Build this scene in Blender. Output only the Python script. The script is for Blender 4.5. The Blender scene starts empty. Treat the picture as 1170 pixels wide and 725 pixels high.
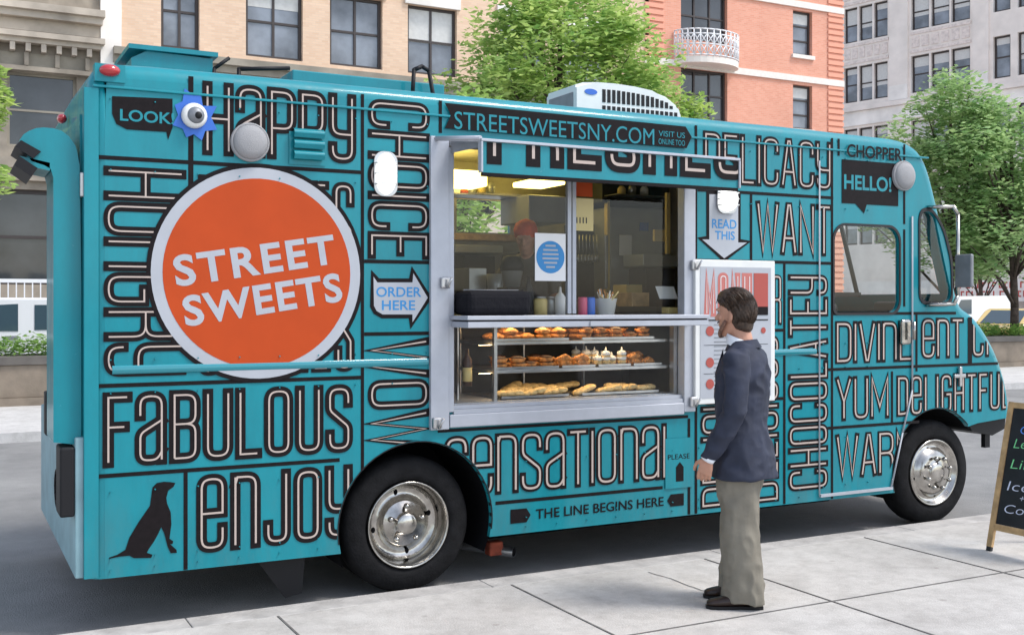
import bpy, bmesh, math, random
from mathutils import Vector, Matrix, noise
random.seed(7)
S = bpy.context.scene
COL = S.collection
R = math.radians
# ------------------------------------------------------------------ camera
F, TH, HZ, CX, CAMY, CAMZ = 1250.0, R(27.6), 347.0, 585.0, -6.2, 1.73
sn, cs = math.sin(TH), math.cos(TH)
cam = bpy.data.cameras.new('camera'); co = bpy.data.objects.new('camera', cam); COL.objects.link(co)
co.location = (0, CAMY, CAMZ); co.rotation_euler = (R(90), 0, -TH)
cam.sensor_width = 36; cam.lens = 36*F/1170; cam.shift_y = -15.5/1170
cam.clip_start = 0.05; cam.clip_end = 1500
S.camera = co
# ------------------------------------------------------------------ world, sun, exposure
SUNV = Vector((0.50, -0.40, 0.95)).normalized()
w = bpy.data.worlds.new('World'); S.world = w; w.use_nodes = True
nt = w.node_tree
sky = nt.nodes.new('ShaderNodeTexSky'); sky.sky_type = 'NISHITA'; sky.sun_disc = False
sky.sun_elevation = math.asin(SUNV.z); sky.sun_rotation = math.atan2(SUNV.x, SUNV.y)
sky.air_density = 1.0; sky.dust_density = 1.2; sky.ozone_density = 0.6
hs_ = nt.nodes.new('ShaderNodeHueSaturation'); hs_.inputs['Saturation'].default_value = .6
nt.links.new(sky.outputs[0], hs_.inputs['Color']); nt.links.new(hs_.outputs[0], nt.nodes['Background'].inputs[0]); nt.nodes['Background'].inputs[1].default_value = 0.15
sl = bpy.data.lights.new('sun', 'SUN'); sl.energy = 1.5; sl.angle = R(15); sl.color = (1, .955, .89)
so = bpy.data.objects.new('sun', sl); COL.objects.link(so); so.rotation_euler = SUNV.to_track_quat('Z', 'Y').to_euler()
S.view_settings.view_transform = 'Standard'; S.view_settings.look = 'None'
S.view_settings.exposure = 1.0; S.view_settings.gamma = 1.0
# ------------------------------------------------------------------ survey helper: photo ray -> real point on the plane y = Y
def at(px, py, Y=0.0):
    u = (px-CX)/F; dx = sn+u*cs; dy = cs-u*sn
    t = (Y-CAMY)/dy
    return (t*dx, CAMZ-(py-HZ)/F*t)
# ------------------------------------------------------------------ materials
def mat(name, col, rough=.6, metal=0, var=0.0, scale=8, bump=0, bscale=40, spec=.5, emit=None, es=0, coat=0, trans=0, ior=1.45, col2=None, alpha=1, det=6):
    m = bpy.data.materials.new(name); m.use_nodes = True
    n = m.node_tree.nodes; l = m.node_tree.links; b = n['Principled BSDF']
    c = tuple(col)+(1,)
    b.inputs['Base Color'].default_value = c; b.inputs['Roughness'].default_value = rough
    b.inputs['Metallic'].default_value = metal; b.inputs['Specular IOR Level'].default_value = spec
    b.inputs['Coat Weight'].default_value = coat; b.inputs['Coat Roughness'].default_value = .08
    b.inputs['Transmission Weight'].default_value = trans; b.inputs['IOR'].default_value = ior
    if emit: b.inputs['Emission Color'].default_value = tuple(emit)+(1,); b.inputs['Emission Strength'].default_value = es
    if var or col2:
        tc = n.new('ShaderNodeTexCoord'); nz = n.new('ShaderNodeTexNoise'); nz.inputs['Scale'].default_value = scale; nz.inputs['Detail'].default_value = det
        l.new(tc.outputs['Object'], nz.inputs['Vector'])
        cr = n.new('ShaderNodeValToRGB'); cr.color_ramp.elements[0].position = .32; cr.color_ramp.elements[1].position = .68
        lo = tuple(x*(1-var) for x in col) if not col2 else tuple(col2)
        hi = tuple(min(1, x*(1+var)) for x in col)
        cr.color_ramp.elements[0].color = lo+(1,); cr.color_ramp.elements[1].color = hi+(1,)
        l.new(nz.outputs['Fac'], cr.inputs[0]); l.new(cr.outputs[0], b.inputs['Base Color'])
    if bump:
        tc = n.new('ShaderNodeTexCoord'); nb = n.new('ShaderNodeTexNoise'); nb.inputs['Scale'].default_value = bscale; nb.inputs['Detail'].default_value = 4
        l.new(tc.outputs['Object'], nb.inputs['Vector'])
        bp = n.new('ShaderNodeBump'); bp.inputs['Strength'].default_value = bump; bp.inputs['Distance'].default_value = .02
        l.new(nb.outputs['Fac'], bp.inputs['Height']); l.new(bp.outputs[0], b.inputs['Normal'])
    return m
def brick_mat(name, c1, c2, mortar, bw=.22, bh=.075):
    m = mat(name, c1, .85); n = m.node_tree.nodes; l = m.node_tree.links; b = n['Principled BSDF']
    tc = n.new('ShaderNodeTexCoord'); sx = n.new('ShaderNodeSeparateXYZ'); cb = n.new('ShaderNodeCombineXYZ'); ad = n.new('ShaderNodeMath')
    l.new(tc.outputs['Object'], sx.inputs[0]); l.new(sx.outputs[0], ad.inputs[0]); l.new(sx.outputs[1], ad.inputs[1])
    l.new(ad.outputs[0], cb.inputs[0]); l.new(sx.outputs[2], cb.inputs[1])
    br = n.new('ShaderNodeTexBrick'); l.new(cb.outputs[0], br.inputs['Vector']); br.inputs['Scale'].default_value = 1
    br.inputs['Brick Width'].default_value = bw; br.inputs['Row Height'].default_value = bh; br.inputs['Mortar Size'].default_value = .006
    br.inputs['Color1'].default_value = tuple(c1)+(1,); br.inputs['Color2'].default_value = tuple(c2)+(1,); br.inputs['Mortar'].default_value = tuple(mortar)+(1,)
    nz = n.new('ShaderNodeTexNoise'); nz.inputs['Scale'].default_value = .35; l.new(tc.outputs['Object'], nz.inputs['Vector'])
    mx = n.new('ShaderNodeMix'); mx.data_type = 'RGBA'; mx.blend_type = 'MULTIPLY'; mx.inputs[0].default_value = .5
    cr = n.new('ShaderNodeValToRGB'); cr.color_ramp.elements[0].position = .3; cr.color_ramp.elements[0].color = (.72, .72, .72, 1); cr.color_ramp.elements[1].position = .7
    l.new(nz.outputs['Fac'], cr.inputs[0]); l.new(br.outputs['Color'], mx.inputs[6]); l.new(cr.outputs[0], mx.inputs[7]); l.new(mx.outputs[2], b.inputs['Base Color'])
    return m
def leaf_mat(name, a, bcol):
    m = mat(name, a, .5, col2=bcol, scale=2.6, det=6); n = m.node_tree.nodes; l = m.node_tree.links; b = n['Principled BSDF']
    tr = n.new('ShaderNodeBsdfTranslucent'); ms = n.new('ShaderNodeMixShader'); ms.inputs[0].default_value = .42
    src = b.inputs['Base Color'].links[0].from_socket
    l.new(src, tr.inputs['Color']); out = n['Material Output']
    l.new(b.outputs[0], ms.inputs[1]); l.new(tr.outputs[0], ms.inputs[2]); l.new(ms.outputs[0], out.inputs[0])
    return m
def glass_mat(name, tint=(1, 1, 1), refl=1.0, dark=0.0):
    m = bpy.data.materials.new(name); m.use_nodes = True; n = m.node_tree.nodes; l = m.node_tree.links
    n.remove(n['Principled BSDF']); out = n['Material Output']
    t = n.new('ShaderNodeBsdfTransparent'); t.inputs[0].default_value = tuple(tint)+(1,)
    g = n.new('ShaderNodeBsdfGlossy'); g.inputs['Roughness'].default_value = .02
    f = n.new('ShaderNodeFresnel'); f.inputs[0].default_value = 1.45
    mm = n.new('ShaderNodeMath'); mm.operation = 'MULTIPLY'; mm.inputs[1].default_value = refl; mm.use_clamp = True
    ge = n.new('ShaderNodeNewGeometry'); iv = n.new('ShaderNodeMath'); iv.operation = 'SUBTRACT'; iv.inputs[0].default_value = 1
    l.new(ge.outputs['Backfacing'], iv.inputs[1]); m2 = n.new('ShaderNodeMath'); m2.operation = 'MULTIPLY'
    l.new(f.outputs[0], m2.inputs[0]); l.new(iv.outputs[0], m2.inputs[1]); l.new(m2.outputs[0], mm.inputs[0])
    ms = n.new('ShaderNodeMixShader'); l.new(mm.outputs[0], ms.inputs[0]); l.new(t.outputs[0], ms.inputs[1]); l.new(g.outputs[0], ms.inputs[2]); l.new(ms.outputs[0], out.inputs[0])
    return m
M = {}
def mk(k, *a, **kw): M[k] = mat(k, *a, **kw)
def teal_mat():
    m = mat('teal_paint', (.003, .215, .27), .33, var=.0, coat=.35, spec=.28, bump=.3, bscale=2.2)
    n = m.node_tree.nodes; l = m.node_tree.links; b = n['Principled BSDF']
    tc = n.new('ShaderNodeTexCoord')
    mp = n.new('ShaderNodeMapping'); mp.inputs['Scale'].default_value = (1, 1, .25)
    nz = n.new('ShaderNodeTexNoise'); nz.inputs['Scale'].default_value = 5; nz.inputs['Detail'].default_value = 9; nz.inputs['Roughness'].default_value = .7
    l.new(tc.outputs['Object'], mp.inputs[0]); l.new(mp.outputs[0], nz.inputs['Vector'])
    cr = n.new('ShaderNodeValToRGB'); cr.color_ramp.elements[0].position = .3; cr.color_ramp.elements[1].position = .75
    cr.color_ramp.elements[0].color = (.0014, .172, .215, 1); cr.color_ramp.elements[1].color = (.002, .240, .292, 1)
    n2 = n.new('ShaderNodeTexNoise'); n2.inputs['Scale'].default_value = 38; n2.inputs['Detail'].default_value = 8; l.new(tc.outputs['Object'], n2.inputs['Vector'])
    c2 = n.new('ShaderNodeValToRGB'); c2.color_ramp.elements[0].position = .72; c2.color_ramp.elements[1].position = .80
    c2.color_ramp.elements[0].color = (0, 0, 0, 1); c2.color_ramp.elements[1].color = (.6, .6, .6, 1)
    l.new(n2.outputs['Fac'], c2.inputs[0]); l.new(nz.outputs['Fac'], cr.inputs[0])
    mx = n.new('ShaderNodeMix'); mx.data_type = 'RGBA'; l.new(c2.outputs[0], mx.inputs[0]); l.new(cr.outputs[0], mx.inputs[6]); mx.inputs[7].default_value = (.12, .36, .42, 1)
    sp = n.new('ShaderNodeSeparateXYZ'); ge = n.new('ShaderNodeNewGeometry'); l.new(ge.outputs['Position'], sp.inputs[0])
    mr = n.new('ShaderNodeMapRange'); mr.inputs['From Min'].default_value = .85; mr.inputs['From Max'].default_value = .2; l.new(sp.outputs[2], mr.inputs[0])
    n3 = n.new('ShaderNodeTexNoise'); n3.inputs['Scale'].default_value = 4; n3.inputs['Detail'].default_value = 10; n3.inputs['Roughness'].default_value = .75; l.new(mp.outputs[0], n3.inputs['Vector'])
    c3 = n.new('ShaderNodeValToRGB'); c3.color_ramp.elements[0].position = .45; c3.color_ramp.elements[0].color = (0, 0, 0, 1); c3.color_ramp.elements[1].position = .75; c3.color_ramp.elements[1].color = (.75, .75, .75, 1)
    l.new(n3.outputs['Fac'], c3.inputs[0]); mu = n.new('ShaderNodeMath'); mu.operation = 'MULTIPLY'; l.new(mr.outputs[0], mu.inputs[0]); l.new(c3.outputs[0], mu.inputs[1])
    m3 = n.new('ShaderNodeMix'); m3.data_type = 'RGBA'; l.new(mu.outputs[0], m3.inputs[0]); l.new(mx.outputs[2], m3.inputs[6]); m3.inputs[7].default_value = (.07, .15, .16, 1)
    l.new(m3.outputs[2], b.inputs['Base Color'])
    l.new(nz.outputs['Fac'], b.inputs['Roughness'])
    return m
M['teal'] = teal_mat()
mk('ink', (.0075, .005, .006), .55, spec=.18, var=.25, scale=30)
mk('cream', (.44, .36, .32), .5)
mk('lgrey', (.37, .39, .43), .45, var=.05, scale=5)
mk('orange', (.43, .055, .008), .5, var=.05, scale=5, spec=.25)
mk('alu', (.40, .42, .47), .42, .3, var=.04, scale=12, bump=.05)
mk('alu_dark', (.22, .23, .25), .5, .4, var=.12, scale=12)
mk('steel', (.46, .46, .47), .28, .9, var=.12, scale=9)
mk('chrome', (.40, .385, .36), .17, 1, var=.25, scale=14, bump=.12, bscale=18)
mk('tyre', (.008, .008, .009), .8, spec=.2, var=.3, scale=14, bump=.2, bscale=60)
mk('black', (.010, .010, .012), .55, spec=.3)
mk('bag_cloth', (.010, .010, .013), .8, spec=.15, bump=.3, bscale=30)
mk('rubber', (.02, .02, .022), .7)
mk('under', (.006, .006, .007), .95, spec=.1)
mk('white', (.74, .75, .77), .4, var=.04)
mk('plastic', (.66, .67, .66), .35, var=.05)
mk('speaker', (.30, .30, .31), .6, bump=.4, bscale=220)
mk('red_lens', (.42, .015, .02), .15, coat=1)
mk('blue', (.03, .13, .50), .4)
mk('poster_blue', (.03, .22, .50), .5)
mk('rust', (.25, .05, .025), .8, var=.4, scale=20)
M['glass'] = glass_mat('clear_glass', (.975, .985, .98), .8)
M['cabglass'] = glass_mat('cab_glass', (.92, .945, .94), 1.1)
mk('eye_white', (.42, .38, .36), .3)
mk('lamp', (.9, .9, .88), .3, emit=(1, .98, .92), es=1.4)
mk('lamp_yellow', (.9, .8, .3), .3, emit=(1, .76, .20), es=3.2)
mk('rear_pale', (.22, .36, .40), .5, var=.15, scale=6)
mk('case_light', (.9, .8, .6), .3, emit=(1, .68, .34), es=10)
mk('interior', (.36, .34, .28), .45, .2, var=.25, scale=4)
mk('interior_dark', (.03, .03, .032), .5, var=.3, scale=5)
mk('fridge', (.34, .35, .35), .35, .4, var=.1, scale=4)
mk('paper', (.72, .72, .72), .6)
mk('paper_yellow', (.62, .48, .20), .6)
mk('pastry', (.58, .24, .07), .55, var=.45, scale=30, bump=.5, bscale=60)
mk('pastry_pale', (.68, .48, .22), .6, var=.25, scale=25, bump=.5, bscale=60)
mk('choc', (.05, .02, .012), .4, var=.4, scale=30)
mk('wood', (.48, .31, .15), .55, var=.25, scale=14)
mk('board', (.012, .014, .017), .55, var=.35, scale=7)
mk('chalk_blue', (.10, .28, .80), .8); mk('chalk_green', (.22, .70, .30), .8); mk('chalk_white', (.62, .66, .80), .8)
mk('skin', (.48, .25, .17), .5, var=.08, scale=25)
mk('hair', (.048, .029, .019), .45, var=.5, scale=60, bump=.25, bscale=70)
mk('jacket', (.022, .027, .048), .8, var=.22, scale=10, bump=.25, bscale=14)
mk('beard', (.22, .12, .085), .8, var=.4, scale=90, bump=.4, bscale=160)
mk('shirt', (.74, .76, .80), .7)
mk('khaki', (.185, .168, .135), .85, var=.14, scale=9, bump=.3, bscale=12)
mk('shoe', (.022, .012, .009), .4, var=.3, scale=20)
mk('scarf', (.62, .09, .035), .7, var=.15, scale=12)
mk('apron', (.10, .09, .08), .8, var=.2)
mk('menu_red', (.36, .07, .055), .6); mk('menu_pink', (.46, .15, .13), .6)
mk('teal_gloss', (.002, .20, .25), .12, coat=1)
mk('pink_can', (.55, .08, .16), .3)
# setting
def asphalt():
    m = mat('asphalt', (.10, .10, .105), .85, bump=.5, bscale=130); n = m.node_tree.nodes; l = m.node_tree.links; b = n['Principled BSDF']
    tc = n.new('ShaderNodeTexCoord'); a = n.new('ShaderNodeTexNoise'); a.inputs['Scale'].default_value = .5; a.inputs['Detail'].default_value = 10; a.inputs['Roughness'].default_value = .7
    l.new(tc.outputs['Object'], a.inputs['Vector']); cr = n.new('ShaderNodeValToRGB')
    cr.color_ramp.elements[0].position = .3; cr.color_ramp.elements[0].color = (.15, .15, .152, 1); cr.color_ramp.elements[1].position = .7; cr.color_ramp.elements[1].color = (.31, .307, .30, 1)
    l.new(a.outputs['Fac'], cr.inputs[0]); l.new(cr.outputs[0], b.inputs['Base Color']); return m
M['asphalt'] = asphalt()
def concrete(name, a, bb, joints=None):
    m = mat(name, a, .8, bump=.25, bscale=90); n = m.node_tree.nodes; l = m.node_tree.links; b = n['Principled BSDF']
    tc = n.new('ShaderNodeTexCoord'); t = n.new('ShaderNodeTexNoise'); t.inputs['Scale'].default_value = 1.3; t.inputs['Detail'].default_value = 12; t.inputs['Roughness'].default_value = .75
    l.new(tc.outputs['Object'], t.inputs['Vector']); cr = n.new('ShaderNodeValToRGB')
    cr.color_ramp.elements[0].position = .34; cr.color_ramp.elements[0].color = tuple(bb)+(1,); cr.color_ramp.elements[1].position = .62; cr.color_ramp.elements[1].color = tuple(a)+(1,)
    l.new(t.outputs['Fac'], cr.inputs[0])
    # small dark gum spots
    v = n.new('ShaderNodeTexVoronoi'); v.inputs['Scale'].default_value = 3.4; l.new(tc.outputs['Object'], v.inputs['Vector'])
    c2 = n.new('ShaderNodeValToRGB'); c2.color_ramp.elements[0].position = .045; c2.color_ramp.elements[0].color = (.62, .6, .58, 1); c2.color_ramp.elements[1].position = .09
    l.new(v.outputs['Distance'], c2.inputs[0])
    mx = n.new('ShaderNodeMix'); mx.data_type = 'RGBA'; mx.blend_type = 'MULTIPLY'; mx.inputs[0].default_value = .6
    l.new(cr.outputs[0], mx.inputs[6]); l.new(c2.outputs[0], mx.inputs[7])
    st = n.new('ShaderNodeTexNoise'); st.inputs['Scale'].default_value = 5.5; st.inputs['Detail'].default_value = 10; st.inputs['Roughness'].default_value = .8; l.new(tc.outputs['Object'], st.inputs['Vector'])
    c4 = n.new('ShaderNodeValToRGB'); c4.color_ramp.elements[0].position = .30; c4.color_ramp.elements[0].color = (.66, .65, .64, 1); c4.color_ramp.elements[1].position = .55; c4.color_ramp.elements[1].color = (1, 1, 1, 1); l.new(st.outputs['Fac'], c4.inputs[0])
    m4 = n.new('ShaderNodeMix'); m4.data_type = 'RGBA'; m4.blend_type = 'MULTIPLY'; m4.inputs[0].default_value = .75; l.new(mx.outputs[2], m4.inputs[6]); l.new(c4.outputs[0], m4.inputs[7])
    sp = n.new('ShaderNodeTexNoise'); sp.inputs['Scale'].default_value = 160; sp.inputs['Detail'].default_value = 2; l.new(tc.outputs['Object'], sp.inputs['Vector'])
    c5 = n.new('ShaderNodeValToRGB'); c5.color_ramp.elements[0].position = .35; c5.color_ramp.elements[0].color = (.78, .78, .78, 1); c5.color_ramp.elements[1].position = .6; l.new(sp.outputs['Fac'], c5.inputs[0])
    m5 = n.new('ShaderNodeMix'); m5.data_type = 'RGBA'; m5.blend_type = 'MULTIPLY'; m5.inputs[0].default_value = .7; l.new(m4.outputs[2], m5.inputs[6]); l.new(c5.outputs[0], m5.inputs[7])
    l.new(m5.outputs[2], b.inputs['Base Color']); return m
M['sidewalk'] = concrete('sidewalk_concrete', (.56, .54, .515), (.41, .39, .37))
M['plaza'] = concrete('plaza_concrete', (.62, .61, .60), (.50, .49, .48))
mk('kerb', (.40, .385, .37), .8, var=.2, scale=6, bump=.3)
mk('joint', (.13, .125, .12), .9, var=.3, scale=10)
M['beige_brick'] = brick_mat('beige_brick', (.72, .50, .35), (.79, .58, .42), (.70, .54, .42))
M['orange_brick'] = brick_mat('orange_brick', (.72, .31, .21), (.78, .37, .26), (.72, .44, .34))
mk('quoin', (.76, .36, .25), .85); mk('quoin_gap', (.36, .10, .06), .9)
mk('band', (.78, .72, .66), .8, var=.05)
mk('stone_dark', (.30, .27, .22), .85, var=.25, scale=1.2)
mk('stone_mid', (.30, .26, .21), .85, var=.3, scale=1.4)
mk('stone_pale', (.46, .40, .33), .85, var=.3, scale=1)
mk('stone_grey', (.80, .73, .67), .85, var=.1, scale=.8)
mk('stone_white', (.82, .78, .73), .85, var=.14, scale=.8)
mk('relief', (.72, .63, .58), .85, var=.15, scale=5)
mk('frame_dark', (.05, .04, .038), .5)
mk('frame_brown', (.15, .085, .05), .6)
mk('pane', (.17, .19, .22), .06, var=.45, scale=.9, spec=.8)
mk('pane_dark', (.035, .038, .042), .05, var=.5, scale=.8, spec=.8)
mk('blind', (.60, .60, .58), .6, var=.06)
mk('column_red', (.30, .10, .07), .7)
mk('planter', (.22, .18, .14), .8, var=.2, scale=3, bump=.2)
mk('planter_rim', (.12, .11, .10), .8, var=.2, scale=3)
mk('bark', (.07, .05, .04), .9, var=.4, scale=12, bump=.6)
mk('car_white', (.72, .73, .74), .25, coat=.8); mk('car_yellow', (.76, .56, .20), .25, coat=.8)
mk('car_glass', (.05, .08, .10), .05, spec=.9)
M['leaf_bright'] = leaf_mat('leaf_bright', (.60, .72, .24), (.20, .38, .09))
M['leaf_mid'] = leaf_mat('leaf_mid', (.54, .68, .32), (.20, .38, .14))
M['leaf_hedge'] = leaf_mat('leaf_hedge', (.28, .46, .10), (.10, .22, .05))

# ------------------------------------------------------------------ object helpers
def link(name, me, mats, parent=None):
    o = bpy.data.objects.new(name, me); COL.objects.link(o)
    for m in (mats if isinstance(mats, (list, tuple)) else [mats]):
        me.materials.append(M[m] if isinstance(m, str) else m)
    if parent: o.parent = parent
    return o
def thing(name, label, cat, loc=(0, 0, 0), rz=0, group=None):
    o = bpy.data.objects.new(name, None); COL.objects.link(o); o.location = loc; o.rotation_euler = (0, 0, rz)
    o.empty_display_size = .2; o['label'] = label; o['category'] = cat
    if group: o['group'] = group
    return o
def tag(o, label=None, cat=None, group=None, kind=None):
    if label: o['label'] = label
    if cat: o['category'] = cat
    if group: o['group'] = group
    if kind: o['kind'] = kind
    return o
class MB:
    def __init__(s): s.b = bmesh.new()
    def _mi(s, fs, mi):
        for f in fs: f.material_index = mi
    def box(s, x0, x1, y0, y1, z0, z1, mi=0, bev=0):
        r = bmesh.ops.create_cube(s.b, size=1); vs = r['verts']
        bmesh.ops.scale(s.b, vec=(abs(x1-x0), abs(y1-y0), abs(z1-z0)), verts=vs)
        bmesh.ops.translate(s.b, vec=((x0+x1)/2, (y0+y1)/2, (z0+z1)/2), verts=vs)
        fs = set(f for v in vs for f in v.link_faces); s._mi(fs, mi)
        if bev:
            es = list(set(e for v in vs for e in v.link_edges))
            rr = bmesh.ops.bevel(s.b, geom=es, offset=bev, segments=3, profile=.5, affect='EDGES')
            s._mi(rr['faces'], mi)
        return s
    def cyl(s, p0, p1, r0, r1=None, n=16, mi=0, cap=True, smooth=True):
        r1 = r0 if r1 is None else r1; p0 = Vector(p0); p1 = Vector(p1); d = p1-p0
        if d.length < 1e-6: return s
        rr = bmesh.ops.create_cone(s.b, segments=n, radius1=r0, radius2=max(r1, 1e-4), depth=d.length, cap_ends=cap)
        q = d.to_track_quat('Z', 'Y').to_matrix().to_4x4(); q.translation = (p0+p1)/2
        bmesh.ops.transform(s.b, matrix=q, verts=rr['verts'])
        fs = set(f for v in rr['verts'] for f in v.link_faces)
        for f in fs: f.material_index = mi; f.smooth = smooth and len(f.verts) == 4
        return s
    def tube(s, pts, r, n=10, mi=0):
        for a, b in zip(pts, pts[1:]): s.cyl(a, b, r, r, n, mi)
        for p in pts[1:-1]: s.ball(p, (r, r, r), mi, 10, 6)
        return s
    def ball(s, c, r, mi=0, u=18, v=12, rot=None):
        rr = bmesh.ops.create_uvsphere(s.b, u_segments=u, v_segments=v, radius=1)
        if not hasattr(r, '__len__'): r = (r, r, r)
        mt = Matrix.Translation(c) @ (rot.to_4x4() if rot else Matrix()) @ Matrix.Diagonal((*r, 1))
        bmesh.ops.transform(s.b, matrix=mt, verts=rr['verts'])
        for f in set(f for q in rr['verts'] for f in q.link_faces): f.material_index = mi; f.smooth = True
        return s
    def lathe(s, prof, c, axis='y', n=32, mi=0, caps=(1, 1)):
        # prof: list of (r, h); axis y: h along +y
        rings = []
        for r, h in prof:
            ring = []
            for k in range(n):
                a = 2*math.pi*k/n
                if axis == 'y': v = (c[0]+r*math.cos(a), c[1]+h, c[2]+r*math.sin(a))
                else: v = (c[0]+r*math.cos(a), c[1]+r*math.sin(a), c[2]+h)
                ring.append(s.b.verts.new(v))
            rings.append(ring)
        for a, b in zip(rings, rings[1:]):
            for k in range(n):
                f = s.b.faces.new((a[k], a[(k+1) % n], b[(k+1) % n], b[k])); f.material_index = mi; f.smooth = True
        for ring in [r for r, q in zip((rings[0], rings[-1]), caps) if q]:
            f = s.b.faces.new(ring); f.material_index = mi
        return s
    def quad(s, a, b, c, d, mi=0):
        f = s.b.faces.new([s.b.verts.new(p) for p in (a, b, c, d)]); f.material_index = mi; return s
    def prism(s, pts, y0, y1, mi=0):
        # polygon in XZ extruded y0->y1
        a = [s.b.verts.new((x, y0, z)) for x, z in pts]; b = [s.b.verts.new((x, y1, z)) for x, z in pts]
        fs = [s.b.faces.new(a), s.b.faces.new(b[::-1])]
        n = len(pts)
        for k in range(n): fs.append(s.b.faces.new((a[k], b[k], b[(k+1) % n], a[(k+1) % n])))
        s._mi(fs, mi); return s
    def build(s, name, mats, parent=None, norm=True):
        if norm: bmesh.ops.recalc_face_normals(s.b, faces=s.b.faces)
        me = bpy.data.meshes.new(name); s.b.to_mesh(me); s.b.free()
        return link(name, me, mats, parent)
def sheet(name, polys, y, depth, mats, parent=None, bevel=0.0):
    """flat XZ sheet (first outline, the rest holes) from y to y+depth"""
    cu = bpy.data.curves.new('t', 'CURVE'); cu.dimensions = '2D'; cu.fill_mode = 'BOTH'; cu.extrude = depth/2
    for p in polys:
        sp = cu.splines.new('POLY'); sp.points.add(len(p)-1)
        for q, (a, b) in zip(sp.points, p): q.co = (a, b, 0, 1)
        sp.use_cyclic_u = True
    o = bpy.data.objects.new('t', cu); COL.objects.link(o)
    dg = bpy.context.evaluated_depsgraph_get(); me = bpy.data.meshes.new_from_object(o.evaluated_get(dg))
    bpy.data.objects.remove(o); bpy.data.curves.remove(cu)
    for v in me.vertices:
        x, yy, z = v.co; v.co = (x, y+depth/2-z, yy)
    me.materials.clear(); me.name = name
    return link(name, me, mats, parent)
def rrect(x0, x1, z0, z1, r, n=6):
    if not hasattr(r, '__len__'): r = (r,)*4
    pts = []
    for (cx, cz, a0, q) in ((x0+r[0], z0+r[0], 180, r[0]), (x1-r[1], z0+r[1], 270, r[1]), (x1-r[2], z1-r[2], 0, r[2]), (x0+r[3], z1-r[3], 90, r[3])):
        for k in range(n+1):
            a = R(a0+90*k/n); pts.append((cx+q*math.cos(a), cz+q*math.sin(a)))
    return pts
def flat(mb, pts, y, mi=0):
    f = mb.b.faces.new([mb.b.verts.new((x, y, z)) for x, z in pts]); f.material_index = mi
def disc(mb, cx, cz, r, y, mi=0, n=72, rz=None):
    flat(mb, [(cx+r*math.cos(2*math.pi*k/n), cz+(rz or r)*math.sin(2*math.pi*k/n)) for k in range(n)], y, mi)
def text_bm(s, x0, x1, z0, z1, bold=0.0, rot=0, y=0.0, font_space=1.0):
    """block lettering fitted into the rectangle on a y plane; returns list of (verts, faces)"""
    cu = bpy.data.curves.new('t', 'FONT'); cu.body = s; cu.size = 1; cu.offset = bold; cu.resolution_u = 4; cu.space_character = font_space
    cu.align_x = 'LEFT'
    o = bpy.data.objects.new('t', cu); COL.objects.link(o)
    dg = bpy.context.evaluated_depsgraph_get(); me = bpy.data.meshes.new_from_object(o.evaluated_get(dg))
    bpy.data.objects.remove(o)
    xs = [v.co.x for v in me.vertices]; ys = [v.co.y for v in me.vertices]
    a, b, c, d = min(xs), max(xs), min(ys), max(ys)
    vs = []
    cx, cz = (x0+x1)/2, (z0+z1)/2
    for v in me.vertices:
        X = (v.co.x-a)/(b-a)*(x1-x0)+x0-cx; Z = (v.co.y-c)/(d-c)*(z1-z0)+z0-cz
        ca, sa = math.cos(rot), math.sin(rot)
        vs.append((cx+X*ca-Z*sa, y, cz+X*sa+Z*ca))
    fs = [tuple(p.vertices) for p in me.polygons]
    bpy.data.meshes.remove(me)
    return vs, fs
def add_vf(mb, vf, mi=0):
    vs, fs = vf; bv = [mb.b.verts.new(v) for v in vs]
    for f in fs:
        try: q = mb.b.faces.new([bv[i] for i in f]); q.material_index = mi
        except ValueError: pass
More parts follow.
